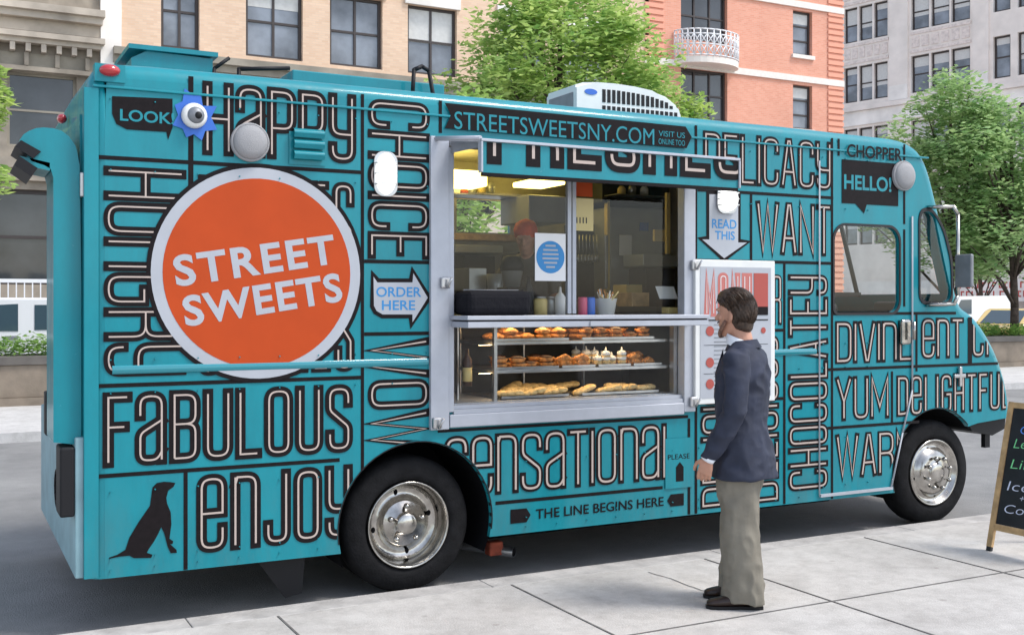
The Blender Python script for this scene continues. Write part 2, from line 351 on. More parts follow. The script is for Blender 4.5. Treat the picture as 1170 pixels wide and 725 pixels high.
# ------------------------------------------------------------------ condensed inline alphabet
r_ = 1
GL = {
 'H': (1, [[(0,0),(0,1)],[(1,0),(1,1)],[(0,.5),(1,.5)]]),
 'A': (1, [[(0,0),(.42,1),(.58,1),(1,0)],[(.17,.3),(.83,.3)]]),
 'a': (1, [[(0,.70),(0,1,1),(1,1,1),(1,0)],[(1,.62),(0,.42,1),(0,0,1),(.8,0,1),(1,.13)]]),
 'B': (1, [[(0,0),(0,1),(1,1,1),(1,.54,1),(0,.54)],[(.45,.54),(1,.54,1),(1,0,1),(0,0)]]),
 'C': (1, [[(1,.74),(1,1,1),(0,1,1),(0,0,1),(1,0,1),(1,.26)]]),
 'D': (1, [[(0,0),(0,1),(1,1,1),(1,0,1),(0,0)]]),
 'E': (.9, [[(1,1),(0,1),(0,0),(1,0)],[(0,.52),(.85,.52)]]),
 'e': (1, [[(0,.5),(1,.5),(1,1,1),(0,1,1),(0,0,1),(1,0,1),(1,.28)]]),
 'F': (.85, [[(0,0),(0,1),(1,1)],[(0,.54),(.85,.54)]]),
 'G': (1, [[(1,.74),(1,1,1),(0,1,1),(0,0,1),(1,0,1),(1,.48),(.5,.48)]]),
 'I': (.0, [[(.5,0),(.5,1)]]),
 'J': (.9, [[(1,1),(1,0,1),(0,0,1),(0,.25)]]),
 'K': (1, [[(0,0),(0,1)],[(1,1),(.15,.5),(1,0)]]),
 'L': (.85, [[(0,1),(0,0),(1,0)]]),
 'M': (1.35, [[(0,0),(0,1),(.5,.25),(1,1),(1,0)]]),
 'N': (1, [[(0,0),(0,1),(1,0),(1,1)]]),
 'n': (1, [[(0,0),(0,1)],[(0,.9),(.1,1),(1,1,1),(1,0)]]),
 'O': (1, [[(0,.5),(0,1,1),(1,1,1),(1,0,1),(0,0,1),(0,.5)]]),
 'P': (1, [[(0,0),(0,1),(1,1,1),(1,.42,1),(0,.42)]]),
 'R': (1, [[(0,0),(0,1),(1,1,1),(1,.5,1),(0,.5)],[(.45,.5),(1,.5,1),(1,0)]]),
 'S': (1, [[(1,.76),(1,1,1),(0,1,1),(0,.64,1),(1,.36,1),(1,0,1),(0,0,1),(0,.24)]]),
 's': (1, [[(1,.82),(1,1,1),(0,1,1),(0,.5,1),(1,.5,1),(1,0,1),(0,0,1),(0,.18)]]),
 'T': (.95, [[(0,1),(1,1)],[(.5,1),(.5,0)]]),
 'U': (1, [[(0,1),(0,0,1),(1,0,1),(1,1)]]),
 'V': (1.1, [[(0,1),(.43,0),(.57,0),(1,1)]]),
 'W': (1.5, [[(0,1),(.25,0),(.5,1),(.75,0),(1,1)]]),
 'Y': (1.05, [[(0,1),(.5,.42),(1,1)],[(.5,.42),(.5,0)]]),
 'y': (1, [[(0,1),(0,.40,1),(1,.40)],[(1,1),(1,0,1),(0,0,1),(0,.2)]]),
}
def fillet(pts, rad):
    out = []
    n = len(pts)
    for i, p in enumerate(pts):
        if len(p) < 3 or i in (0, n-1): out.append(Vector(p[:2])); continue
        a = Vector(pts[i-1][:2]); b = Vector(p[:2]); c = Vector(pts[i+1][:2])
        d1 = (a-b); d2 = (c-b); l1, l2 = d1.length, d2.length
        if l1 < 1e-6 or l2 < 1e-6: out.append(b); continue
        d1 /= l1; d2 /= l2
        ang = math.acos(max(-1, min(1, d1.dot(d2))))
        if ang > 3.0: out.append(b); continue
        k1 = .5 if len(pts[i-1]) > 2 else .98; k2 = .5 if len(pts[i+1]) > 2 else .98
        tl = min(rad/max(math.tan(ang/2), .05), l1*k1, l2*k2)
        p1 = b+d1*tl; p2 = b+d2*tl
        for k in range(9):
            t = k/8; q = p1*(1-t)**2+b*2*t*(1-t)+p2*t*t
            # push quadratic towards a true arc
            out.append(q+(b-q)*.10*math.sin(math.pi*t))
    res = [out[0]]
    for q in out[1:]:
        if (q-res[-1]).length > 1e-5: res.append(q)
    return res
def ribbon(pts, hw, cap):
    n = len(pts); L = []; Rr = []
    closed = (pts[0]-pts[-1]).length < 1e-5
    for i in range(n):
        if i == 0: d0 = d1 = (pts[1]-pts[0]).normalized()
        elif i == n-1: d0 = d1 = (pts[-1]-pts[-2]).normalized()
        else: d0 = (pts[i]-pts[i-1]).normalized(); d1 = (pts[i+1]-pts[i]).normalized()
        if closed and i in (0, n-1): d0 = (pts[-1]-pts[-2]).normalized(); d1 = (pts[1]-pts[0]).normalized()
        nn = Vector((-(d0+d1).y, (d0+d1).x))
        if nn.length < 1e-4: nn = Vector((-d0.y, d0.x))
        nn.normalize(); n0 = Vector((-d0.y, d0.x)); k = 1/max(.42, nn.dot(n0))
        p = pts[i].copy()
        if not closed:
            if i == 0: p -= d0*cap
            if i == n-1: p += d0*cap
        L.append(p+nn*hw*k); Rr.append(p-nn*hw*k)
    return L, Rr
def word(name, txt, tl, br, parent, blk=.044, crm=.011, dirn='h', Y=0.0, gap=.3, clip=None, rectm=None, letter_mats=('ink', 'cream'), yoff=-.003, roundcap=False, xform=None, arches=True):
    """tl, br: photo corners of the painted word on the plane Y"""
    if rectm: X0, X1, Z0, Z1 = rectm
    else:
        (X0, Z1), (X1, Z0) = at(*tl, Y), at(*br, Y)
    if dirn == 'h': L, Hh = X1-X0, Z1-Z0
    else: L, Hh = Z1-Z0, X1-X0
    def place(a, b):
        if dirn == 'h': return (X0+a, Z0+b)
        if dirn == 'down': return (X0+b, Z1-a)
        return (X1-b, Z0+a)
    # widths: every glyph occupies blk + w*unit; equal gaps
    ws = [GL[c][0] for c in txt]; g = gap*blk
    unit = (L-len(txt)*blk-(len(txt)-1)*g)/max(.01, sum(ws))
    mb = MB(); cur = 0; k = 0
    for c, wd in zip(txt, ws):
        gw = wd*unit
        for st in GL[c][1]:
            pts = [((cur+blk/2+p[0]*gw) if wd else cur+blk/2, blk/2+p[1]*(Hh-blk))+tuple(p[2:]) for p in st]
            pts = fillet(pts, max(.01, gw/2) if gw else .01)
            for (hw, cap, yo, mi) in ((blk/2, 0 if roundcap else blk/2, yoff, 0), (crm/2, 0, yoff-.0022, 1)):
                if mi == 1 and crm <= 0: continue
                l_, r2 = ribbon(pts, hw, cap)
                y = Y+yo-.00012*(k % 14)
                lv = [mb.b.verts.new((place(*q)[0], y-.000025*j, place(*q)[1])) for j, q in enumerate(l_)]
                rv = [mb.b.verts.new((place(*q)[0], y-.000025*j, place(*q)[1])) for j, q in enumerate(r2)]
                for i in range(len(lv)-1):
                    try: f = mb.b.faces.new((lv[i], lv[i+1], rv[i+1], rv[i])); f.material_index = mi
                    except ValueError: pass
                if roundcap and (pts[0]-pts[-1]).length > 1e-5:
                    for e0, e1 in ((pts[0], pts[1]), (pts[-1], pts[-2])):
                        d = (e0-e1).normalized(); nn = Vector((-d.y, d.x)); fan = []
                        for j in range(9):
                            aa = math.pi*j/8; v = e0+nn*hw*math.cos(aa)+d*hw*math.sin(aa); fan.append(mb.b.verts.new((place(*v)[0], y, place(*v)[1])))
                        f = mb.b.faces.new(fan); f.material_index = mi
            k += 1
        cur += blk+gw+g
    for (pc, pn) in (clip or []):
        geom = mb.b.verts[:]+mb.b.edges[:]+mb.b.faces[:]
        bmesh.ops.bisect_plane(mb.b, geom=geom, plane_co=pc, plane_no=pn, clear_outer=True)
    if arches and Y == 0:      # paint stops at the wheel openings
        xs = [v.co.x for v in mb.b.verts]; zs = [v.co.z for v in mb.b.verts]
        for (ax, az, ar) in ((2.59, .38, .515), (7.09, .40, .50)):
            if min(xs) < ax+ar and max(xs) > ax-ar and min(zs) < az+ar:
                for j in range(40):
                    t = 2*math.pi*j/40; n = Vector((math.cos(t), 0, math.sin(t)))
                    bmesh.ops.bisect_plane(mb.b, geom=mb.b.verts[:]+mb.b.edges[:]+mb.b.faces[:], plane_co=Vector((ax, 0, az))+n*ar, plane_no=n)
                dead = [f for f in mb.b.faces if (f.calc_center_median()-Vector((ax, f.calc_center_median().y, az))).length < ar]
                bmesh.ops.delete(mb.b, geom=dead, context='FACES')
    if xform: bmesh.ops.transform(mb.b, matrix=xform, verts=mb.b.verts)
    return mb.build(name, list(letter_mats), parent, norm=False)

# ================================================================== SETTING
def ground():
    mb = MB(); mb.quad((-400, -200, -.05), (500, -200, -.05), (500, 700, -.05), (-400, 700, -.05))
    tag(mb.build('road', 'asphalt'), kind='structure')
    mb = MB(); mb.box(-60, 90, -60, -.22, -.3, 0); tag(mb.build('sidewalk', 'sidewalk'), kind='structure')
    mb = MB(); x = -60
    while x < 90:
        mb.box(x, x+1.795, -.217, -.02, -.3, .001, bev=.006); x += 1.8
    tag(mb.build('kerb', 'kerb'), kind='structure')
    # expansion joints scored in the walk
    mb = MB()
    jx = [at_ground(*p) for p in ((330, 715), (640, 697), (790, 655), (960, 700), (1100, 640))]
    for yy in (-1.42, -2.92, -4.4): mb.box(-60, 90, yy-.006, yy+.006, .0, .0035)
    for k, X in enumerate((-4.3, -2.8, -1.3, .18, 1.66, 3.12, 4.60, 6.07, 7.56, 9.04, 10.5, 12.0, 13.5)):
        mb.box(X-.006, X+.006, -60, -.225, .0, .004)
    # a wandering crack
    p = Vector((4.05, -.35, .003))
    for k in range(9):
        q = p+Vector((.03*random.random()-.005, -.075+.03*random.random(), 0)); mb.quad((p.x-.004, p.y, .003), (p.x+.004, p.y, .003), (q.x+.004, q.y, .003), (q.x-.004, q.y, .003)); p = q
    tag(mb.build('pavement_joints', 'joint'), kind='structure')
    mb = MB(); mb.box(-60, 120, 9.2, 15.0, -.3, .08); tag(mb.build('plaza_pavement', 'plaza'), kind='structure')
    mb = MB(); mb.box(-60, 60, 23.5, 60, -.3, .1); mb.box(60, 200, 30, 120, -.3, .1); tag(mb.build('far_pavement', 'plaza'), kind='structure')
def at_ground(px, py, z=0):
    u = (px-CX)/F; t = (CAMZ-z)*F/(py-HZ); return (t*(sn+u*cs), CAMY+t*(cs-u*sn))
ground()

# ---- facade helper: wall sheet with openings in local XZ, windows as parts
def window_part(parent, x0, x1, z0, z1, y, fm='frame_dark', pm='pane', nx=2, nz=2, fw=.09, blind=0, sill=None, depth=.22):
    f = MB(); yy = y+depth
    f.box(x0, x0+fw, yy-.06, yy+.04, z0, z1); f.box(x1-fw, x1, yy-.06, yy+.04, z0, z1)
    f.box(x0+fw, x1-fw, yy-.058, yy+.04, z0, z0+fw); f.box(x0+fw, x1-fw, yy-.058, yy+.04, z1-fw, z1)
    for k in range(1, nx):
        xx = x0+(x1-x0)*k/nx; f.box(xx-fw*.4, xx+fw*.4, yy-.05, yy+.03, z0+fw, z1-fw)
    for k in range(1, nz):
        zz = z0+(z1-z0)*k/nz
        f.box(x0+fw, x1-fw, yy-.045, yy+.028, zz-fw*.38, zz+fw*.38)
    fo = f.build('window', fm, parent)
    g = MB(); g.box(x0+.02, x1-.02, yy+.0, yy+.012, z0+.02, z1-.02); g.build('pane', pm, fo)
    if blind:
        b = MB(); b.box(x0+fw, x1-fw, yy-.012, yy-.004, z1-(z1-z0)*blind, z1-fw); b.build('blind', 'blind', fo)
    if sill:
        s = MB(); s.box(x0-.08, x1+.08, y-.1, y+.16, z0-.16, z0-.001); s.build('sill', sill, fo)
    return fo
# ---- beige building
YB = 29.0
def pxX(px, Y=YB): return at(px, 0, Y)[0]
bb = thing('brick_building', 'pale beige brick building with grey paned windows above a stone ledge behind the truck', 'building', (12, YB, 0))
def L(o): return o
xs_ = [(pxX(184), pxX(228)), (pxX(281), pxX(346)), (pxX(377), pxX(437)), (pxX(466), pxX(522))]
bx0, bx1 = pxX(128), 24.4
wins = []
for (a, b) in xs_: wins.append((a, b, 9.72, 12.1))
for a in (17.9, 20.6): wins.append((a, a+1.9, 9.72, 12.1))
allw = wins+[(a, b, z0+4.2, z1+4.2) for a, b, z0, z1 in wins]
def rect(x0, x1, z0, z1): return [(x0, z0), (x1, z0), (x1, z1), (x0, z1)]
def P(o, par):    # parent keeping the world placement
    o.parent = par; o.matrix_parent_inverse = par.matrix_basis.inverted(); return o
def sub(mb_or_obj): return mb_or_obj
o = sheet('wall', [rect(bx0, bx1, 9.2, 18)]+[rect(*q) for q in allw], YB, .35, 'beige_brick'); P(o, bb)
for i, q in enumerate(allw):
    P(window_part(None, *q, YB, 'frame_dark', 'pane', 2, 2, .1, (0, .3, 0, .52, .22, 0)[i % 6], None), bb)
mb = MB()
for (a, b, z0, z1) in allw: mb.box(a-.12, b+.12, YB-.09, YB+.02, z1+.002, z1+.42)
P(mb.build('lintel', 'stone_white'), bb)
mb = MB(); mb.box(bx0, bx1, YB-.45, YB+.1, 9.28, 9.5); mb.box(bx0, bx1, YB-.3, YB+.1, 9.05, 9.278); mb.box(bx0, bx1, YB-.12, YB+.1, 8.6, 9.048)
P(mb.build('ledge', 'stone_dark'), bb)
shop = [(bx0+1.2+k*3.1, bx0+3.7+k*3.1, .6, 4.1) for k in range(6)]; shop2 = [(a, b, 4.9, 8.0) for a, b, _, _ in shop]
o = sheet('lower_wall', [rect(bx0, bx1, 0, 8.6)]+[rect(*q) for q in shop+shop2], YB+.02, .35, 'stone_pale'); P(o, bb)
for q in shop+shop2: P(window_part(None, *q, YB, 'frame_dark', 'pane_dark', 2, 2, .1), bb)
mb = MB(); mb.box(bx0, bx1, YB+.4, YB+10, 0, 18.0); P(mb.build('core', 'interior_dark'), bb)
mb = MB(); mb.box(bx0-.35, bx0+.25, YB-.2, YB+.3, 0, 18); P(mb.build('pilaster', 'stone_white'), bb)
# ---- dark stone building, left
lb = thing('stone_building', 'weathered dark stone building with dentil cornice and tall shopfront windows at the left edge', 'building', (-2, YB, 0))
lx0, lx1 = -14.0, bx0-.36
uw = [(lx1-2.6-k*3.0, lx1-.9-k*3.0, 10.85, 13.6) for k in range(4)]
mw = [(lx1-2.55-k*2.2, lx1-.65-k*2.2, 6.35, 8.55) for k in range(6)]
gw_ = [(lx1-2.9-k*2.9, lx1-1.0-k*2.9, 2.3, 5.1) for k in range(5)]
o = sheet('wall', [rect(lx0, lx1, 0, 18)]+[rect(*q) for q in uw+mw+gw_], YB, .4, 'stone_mid'); P(o, lb)
for q in uw: P(window_part(None, *q, YB, 'column_red', 'pane_dark', 2, 2, .12), lb)
for q in mw: P(window_part(None, *q, YB, 'stone_dark', 'pane_dark', 1, 2, .08), lb)
for q in gw_: P(window_part(None, *q, YB, 'frame_dark', 'pane_dark', 1, 2, .12), lb)
mb = MB()
mb.box(lx0, lx1+.1, YB-.55, YB+.1, 10.3, 10.5); mb.box(lx0, lx1+.05, YB-.4, YB+.1, 10.1, 10.298); mb.box(lx0, lx1, YB-.15, YB+.1, 9.75, 10.098)
mb.box(lx0, lx1+.1, YB-.5, YB+.1, 9.5, 9.66); mb.box(lx0, lx1, YB-.36, YB+.1, 9.36, 9.498)
P(mb.build('cornice', 'stone_pale'), lb)
mb = MB(); x = lx1-.25
while x > lx0:
    mb.box(x-.14, x, YB-.33, YB-.02, 9.12, 9.355); x -= .42
P(mb.build('dentil_row', 'stone_pale'), lb)
mb = MB(); mb.box(lx0, lx1, YB-.02, YB-.004, 8.7, 9.11); x = lx1-.3
P(mb.build('frieze', 'stone_dark'), lb)
mb = MB()
while x > lx0:
    mb.box(x-.12, x, YB-.2, YB-.021, 8.72, 9.1); x -= .84
mb.box(lx0, lx1, YB-.25, YB-.001, 8.56, 8.69); mb.box(lx0, lx1, YB-.3, YB-.001, 5.7, 6.0); mb.box(lx0, lx1, YB-.18, YB-.001, 5.35, 5.695)
P(mb.build('string_course', 'stone_mid'), lb)
mb = MB()
for q in gw_: mb.cyl((q[1]+.45, YB-.2, .2), (q[1]+.45, YB-.2, 5.34), .22, .2, 16)
P(mb.build('shopfront_columns', 'column_red'), lb)
# railing before the shopfront
rl = thing('railing', 'low white metal railing before the dark stone shopfront', 'railing', (-1, 26, .1))
for k in range(3):
    mb = MB(); x = -6.0+k*3
    for j in range(15): mb.box(x+j*.2, x+j*.2+.03, 25.98, 26.02, .1, 2.3)
    mb.box(x, x+2.95, 25.97, 26.03, 2.3, 2.4); mb.box(x, x+2.95, 25.97, 26.03, .5, .56); P(mb.build('panel', 'white'), rl)
# ---- orange brick building
XO0, XO1 = pxX(737), pxX(963)
ob = thing('brick_building', 'salmon orange brick apartment building with white bands and a curved white balcony', 'building', ((XO0+XO1)/2, YB, 0))
ow = []; wide = (pxX(778), pxX(831)); nar = (pxX(906), pxX(928))
for fl in range(-2, 4):
    z = 9.08+3.12*fl
    ow.append((wide[0], wide[1], z, z+2.0, 'w')); ow.append((nar[0], nar[1], z, z+1.86, 'n'))
ow = [q for q in ow]
o = sheet('wall', [rect(XO0, XO1, 0, 21)]+[rect(*q[:4]) for q in ow], YB, .35, 'orange_brick'); P(o, ob)
for q in ow: P(window_part(None, *q[:4], YB, 'frame_dark', 'pane_dark' if q[4] == 'w' else 'pane', 3 if q[4] == 'w' else 1, 2 if q[4] == 'w' else 3, .09, 0 if q[4] == 'w' else .28, 'band' if q[4] == 'n' else None), ob)
mb = MB()
for fl in range(-2, 4):
    z = 9.08+3.12*fl+1.98; mb.box(XO0-.03, XO1+.03, YB-.07, YB-.002, z, z+.26)
P(mb.build('band', 'band'), ob)
for xa in (XO0, XO1-.85):
    mb = MB(); z = 0
    while z < 21: mb.box(xa-.02, xa+.87, YB-.05, YB-.003, z, z+.17); z += .26
    P(mb.build('quoin_strip', 'quoin'), ob)
o = sheet('side_wall', [rect(0, 4.2, 0, 21)], 0, .3, 'orange_brick'); o.rotation_euler = (0, 0, R(90)); o.location = (XO0+.302, YB+.352, 0); P(o, ob)
rb = [(x, x+1.7, z, z+1.8) for x in (14.5, 18.3) for z in (9.2, 12.3, 15.4)]
mb = MB(); mb.box(XO0-10, XO1-.3, YB+4.6, YB+14, 0, 21); P(mb.build('rear_wing', 'orange_brick'), ob)
mb = MB(); mb.box(XO1-.3, XO1, YB+.352, YB+14, 0, 21); P(mb.build('end_wall', 'orange_brick'), ob)
for q in rb: P(window_part(None, *q, YB+4.35, 'frame_dark', 'pane_dark', 2, 2, .1), ob)
for z in (12.2,):
    bxc = (wide[0]+wide[1])/2; mb = MB(); slab = []
    n = 16; pts = []
    for k in range(n+1):
        a = math.pi*k/n; pts.append((bxc-1.5*math.cos(a), YB-.05-.95*math.sin(a)))
    zs = z-1.05
    a_ = [mb.b.verts.new((x, y, zs)) for x, y in pts]; b_ = [mb.b.verts.new((x, y, zs+.25)) for x, y in pts]
    mb.b.faces.new(a_); mb.b.faces.new(b_)
    for i in range(n): mb.b.faces.new((a_[i], a_[i+1], b_[i+1], b_[i]))
    bal = P(mb.build('balcony', 'band'), ob)
    mb = MB()
    for i in range(n):
        p, q = pts[i], pts[i+1]
        for zz in (zs+.3, zs+.72, zs+1.12, zs+1.3): mb.cyl((*p, zz), (*q, zz), .03, .03, 6)
        mb.cyl((*p, zs+.25), (*p, zs+1.3), .028, .028, 6)
        for (za, zb) in ((zs+.3, zs+.72), (zs+.72, zs+1.12)):
            mb.cyl((*p, za), (*q, zb), .022, .022, 5); mb.cyl((*p, zb), (*q, za), .022, .022, 5)
    r = mb.build('balustrade', 'white'); r.parent = bal
# ---- grey stone building (local frame along its facade)
def cam2w(c, d): return (c*cs+d*sn, CAMY-c*sn+d*cs)
g0 = cam2w(25.9, 85.6); g1 = cam2w(25.9+.656*10, 85.6-.755*10); ga = math.atan2(g1[1]-g0[1], g1[0]-g0[0])
gb = thing('stone_building', 'pale grey stone office building with triple dark windows and carved panels at the right', 'building', (g0[0], g0[1], 0), ga)
gw = []
tri = [(-5.8, 4), (.05, 3), (5.65, 3)]
rows = [(12.2, 15.3), (17.35, 20.1), (22.0, 24.7), (26.6, 29.3), (31, 33.8), (6.3, 9.6)]
for z0, z1 in rows:
    for a, wd in ((-6.0, 3.85), (.03, 3.85), (5.65, 4.65)):
        for k in range(3):
            s0 = a+wd*k/3; gw.append((s0+.07, s0+wd/3-.07, z0, z1))
    for a in (11.9, 13.6, 16.2, 17.9, 20.5, 22.2): gw.append((a, a+1.2, z0+.1, z1+.3))
o = sheet('wall', [rect(-12, 30, 0, 40)]+[rect(*q) for q in gw], 0, .5, 'stone_grey', gb)
random.seed(3)
for q in gw: window_part(gb, *q, 0, 'frame_dark', 'pane', 1, 2, .13, random.choice([0, .3, .5, .62, .2]), None, .28)
mb = MB()
for z in (16.6, 11.4): mb.box(-12, 30, -.35, -.002, z, z+.35)
mb.box(4.0, 5.5, -.12, -.003, 17.0, 40); mb.box(-2, -.1, -.12, -.003, 17.0, 40); mb.box(10.45, 11.6, -.12, -.003, 17.0, 40)
mb.build('pier', 'stone_grey', gb)
mb = MB(); mb.box(-12, 30, -.1, -.004, 0, 11.35); mb.b.free()
for (a, b) in ((-6, -2.1), (.1, 3.9), (5.7, 10.3)):
    for z in (20.3, 24.9, 29.5):
        mb = MB()
        mb.box(a, b, -.06, -.004, z, z+.22); mb.box(a, b, -.06, -.004, z+1.35, z+1.55)
        n = 6
        for k in range(n):
            s0 = a+(b-a)*k/n; mb.box(s0+.1, s0+(b-a)/n-.1, -.05, -.005, z+.4, z+1.2)
        mb.build('carved_panel', 'relief', gb)
mb = MB(); mb.box(-12, 30, -.14, -.004, 15.5, 16.59); mb.box(4.0, 5.5, -.2, -.125, 17.0, 18.1); mb.box(10.45, 11.6, -.2, -.125, 17, 18.1); mb.build('belt_course', 'stone_white', gb)
mb = MB(); mb.box(-12, 30, .6, 14, 0, 40); mb.build('core', 'interior_dark', gb)
# white shop awning and sign on the grey building
aw = thing('shop_awning', 'white shop awning with a strip of red lettering far behind the right trees', 'awning', (0, 0, 0))
def gl(s, off, z):
    v = Matrix.Rotation(ga, 4, 'Z') @ Vector((s, off, z)); return (v.x+g0[0], v.y+g0[1], v.z)
mb = MB(); mb.box(2, 26, -2.0, -.45, 1.9, 3.4)
o = mb.build('canopy', 'stone_white'); o.matrix_world = Matrix.Translation((g0[0], g0[1], 0)) @ Matrix.Rotation(ga, 4, 'Z'); o.parent = aw
mb = MB(); random.seed(5)
for row in (2.2, 2.8):
    s = 9.0
    while s < 16:
        wd = .18+.14*random.random(); mb.box(s, s+.09, -2.02, -2.002, row, row+.42)
        if random.random() < .7: mb.box(s+.091, s+wd, -2.02, -2.002, row+.32, row+.42)
        if random.random() < .5: mb.box(s+.091, s+wd, -2.02, -2.002, row, row+.09)
        s += wd+.13
o2 = mb.build('red_lettering', 'red_lens', o)

# ---- trees: tapered trunk, limbs, leaf clumps
def leaves(name, clumps, per, size, matl, parent, seed=0, flatten=.8):
    rnd = random.Random(seed); vs = []; fs = []
    for (c, rad) in clumps:
        for k in range(per):
            v = Vector((rnd.gauss(0, 1), rnd.gauss(0, 1), rnd.gauss(0, 1)))
            v = v.normalized()*rad*(rnd.random()**.45); v.z *= flatten
            p = Vector(c)+v
            a = rnd.random()*6.283; t = rnd.uniform(-.9, .9); s = size*rnd.uniform(.6, 1.35)
            ux = Vector((math.cos(a), math.sin(a), t*.5)).normalized(); uy = ux.cross(Vector((rnd.gauss(0, .5), rnd.gauss(0, .5), 1))).normalized()
            i = len(vs); vs += [p-ux*s, p-uy*s*.42, p+ux*s, p+uy*s*.42]; fs.append((i, i+1, i+2, i+3))
    me = bpy.data.meshes.new(name); me.from_pydata(vs, [], fs); me.update()
    return link(name, me, matl, parent)
def tree(label, x, y, h, crown_r, base, matl, seed, nclump=60, per=130, size=.11, group=None, tr=.13, lean=0, squash=1.0, name='tree', leaf='crown'):
    rnd = random.Random(seed); t = thing(name, label, 'tree', (x, y, 0), 0, group)
    mb = MB(); top = Vector((lean, 0, h*.82)); pts = []
    for k in range(9):
        f = k/8; pts.append(Vector((lean*f+.10*math.sin(f*7+seed), .10*math.cos(f*5+seed), .08+f*h*.82)))
    for k in range(8): mb.cyl(pts[k], pts[k+1], tr*(1-.085*k*1.05), tr*(1-.085*(k+1)*1.05), 10)
    clumps = []
    cz = (base+h)/2; hz = (h-base)/2
    for k in range(nclump):
        for _ in range(20):
            v = Vector((rnd.uniform(-1, 1), rnd.uniform(-1, 1), rnd.uniform(-1, 1)))
            if .25 < v.length < 1: break
        wz = 1-.35*max(0, v.z)
        c = Vector((v.x*crown_r*wz+lean*.7, v.y*crown_r*wz*squash, cz+v.z*hz)); rad = crown_r*rnd.uniform(.16, .34)
        clumps.append((c, rad))
        if k < 26:
            f = max(.3, min(.98, (c.z-1.0)/(h*.82)*.8)); i = min(7, int(f*8)); st = pts[i]
            mid = st.lerp(c, .5)+Vector((rnd.uniform(-.2, .2), rnd.uniform(-.2, .2), .15))
            mb.cyl(st, mid, tr*.35, tr*.2, 6); mb.cyl(mid, c, tr*.2, tr*.07, 6)
    mb.build('trunk', 'bark', t)
    leaves(leaf, clumps, per, size, matl, t, seed)
    return t
def WX(px, Y): return at(px, 0, Y)[0]
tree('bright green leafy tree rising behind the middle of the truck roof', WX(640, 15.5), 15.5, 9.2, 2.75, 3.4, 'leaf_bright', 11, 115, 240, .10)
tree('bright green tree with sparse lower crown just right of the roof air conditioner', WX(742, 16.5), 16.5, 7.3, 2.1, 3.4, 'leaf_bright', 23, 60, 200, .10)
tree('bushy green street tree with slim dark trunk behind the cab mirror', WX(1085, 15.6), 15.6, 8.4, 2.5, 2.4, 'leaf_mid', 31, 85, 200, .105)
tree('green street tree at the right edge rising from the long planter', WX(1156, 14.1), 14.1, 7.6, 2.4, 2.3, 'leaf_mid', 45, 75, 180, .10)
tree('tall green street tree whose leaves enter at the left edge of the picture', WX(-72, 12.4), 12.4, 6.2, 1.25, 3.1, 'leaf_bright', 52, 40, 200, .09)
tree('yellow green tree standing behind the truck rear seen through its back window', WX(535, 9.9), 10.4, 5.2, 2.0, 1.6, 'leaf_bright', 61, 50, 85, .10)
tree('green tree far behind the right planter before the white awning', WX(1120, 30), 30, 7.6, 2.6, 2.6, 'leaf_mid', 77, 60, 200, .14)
# ---- planters with hedge
def planter(x0, x1, y, label, label2, seed):
    p = thing('planter', label, 'planter', ((x0+x1)/2, y, .08), 0, 'long planters beyond the road'); c = (x0+x1)/2
    mb = MB(); hw = (x1-x0)/2
    mb.box(-hw, hw, -.5, .5, .13, .66, bev=.01); mb.build('box', 'planter', p)
    mb = MB(); mb.box(-hw-.06, hw+.06, -.56, .56, 0, .129); mb.build('plinth', 'planter', p)
    mb = MB(); mb.box(-hw-.04, hw+.04, -.54, .54, .661, .80, bev=.008); mb.build('rim', 'planter_rim', p)
    cl = []; rnd = random.Random(seed); x = -hw+.15
    while x < hw-.1:
        cl.append(((x, rnd.uniform(-.3, .3), .86+rnd.random()*.12), .2+.1*rnd.random())); x += .07
    h = leaves('hedge', cl, 70, .05, 'leaf_hedge', None, seed); h.location = (c, y, .08)
    tag(h, label2, 'hedge')
planter(-7, 2.4, 13.7, 'long brown planter with a dark rim at the left edge beyond the road', 'low leafy hedge filling the planter at the left edge', 1)
planter(4.0, 13, 13.7, 'long brown planter beyond the road hidden behind the truck', 'low leafy hedge in the planter behind the truck', 2)
planter(23.5, 36, 13.7, 'long brown planter at the right edge beyond the truck nose', 'low leafy hedge in the planter beyond the truck nose', 3)
# ---- cars
def wheel_mesh(mb, x, y, z, r=.33, w=.2, sgn=-1, mt=0, mr=1):
    mb.lathe([(r*.62, 0), (r*.97, .01), (r, .04), (r, w-.04), (r*.97, w), (r*.5, w)], (x, y-(w if sgn > 0 else 0), z), 'y', 24, mt)
    mb.lathe([(r*.58, -.004), (r*.6, .05), (r*.1, .06)], (x, y-(w if sgn > 0 else 0)-.004 if sgn < 0 else y+.004, z), 'y', 20, mr)
def car(name, label, cat, x, y, rz, prof, Wd, wins, wheels, paint, zt=0):
    t = thing(name, label, cat, (x, y, zt), rz); mb = MB()
    n = len(prof); secs = [(-Wd/2, .10), (-Wd/2+.06, .0), (Wd/2-.06, 0), (Wd/2, .10)]
    cz = .75; rings = []
    for (yy, ins) in secs:
        rings.append([mb.b.verts.new((px*(1-ins*.25), yy, pz-(ins*.35 if pz > .6 else 0))) for px, pz in prof])
    for a, b in zip(rings, rings[1:]):
        for k in range(n): mb.b.faces.new((a[k], a[(k+1) % n], b[(k+1) % n], b[k]))
    mb.b.faces.new(rings[0]); mb.b.faces.new(rings[-1][::-1])
    mb.build('body', paint, t)
    for q in wins:
        sheet('window', [q], -Wd/2-.012, .01, 'car_glass', t); sheet('window', [q], Wd/2+.002, .01, 'car_glass', t)
    for wx in wheels:
        for s in (-1, 1):
            m2 = MB(); wheel_mesh(m2, wx, s*(Wd/2+.01) if s < 0 else s*(Wd/2+.01), .34, .34, .2, s); m2.build('wheel', ['tyre', 'steel'], t)
    return t
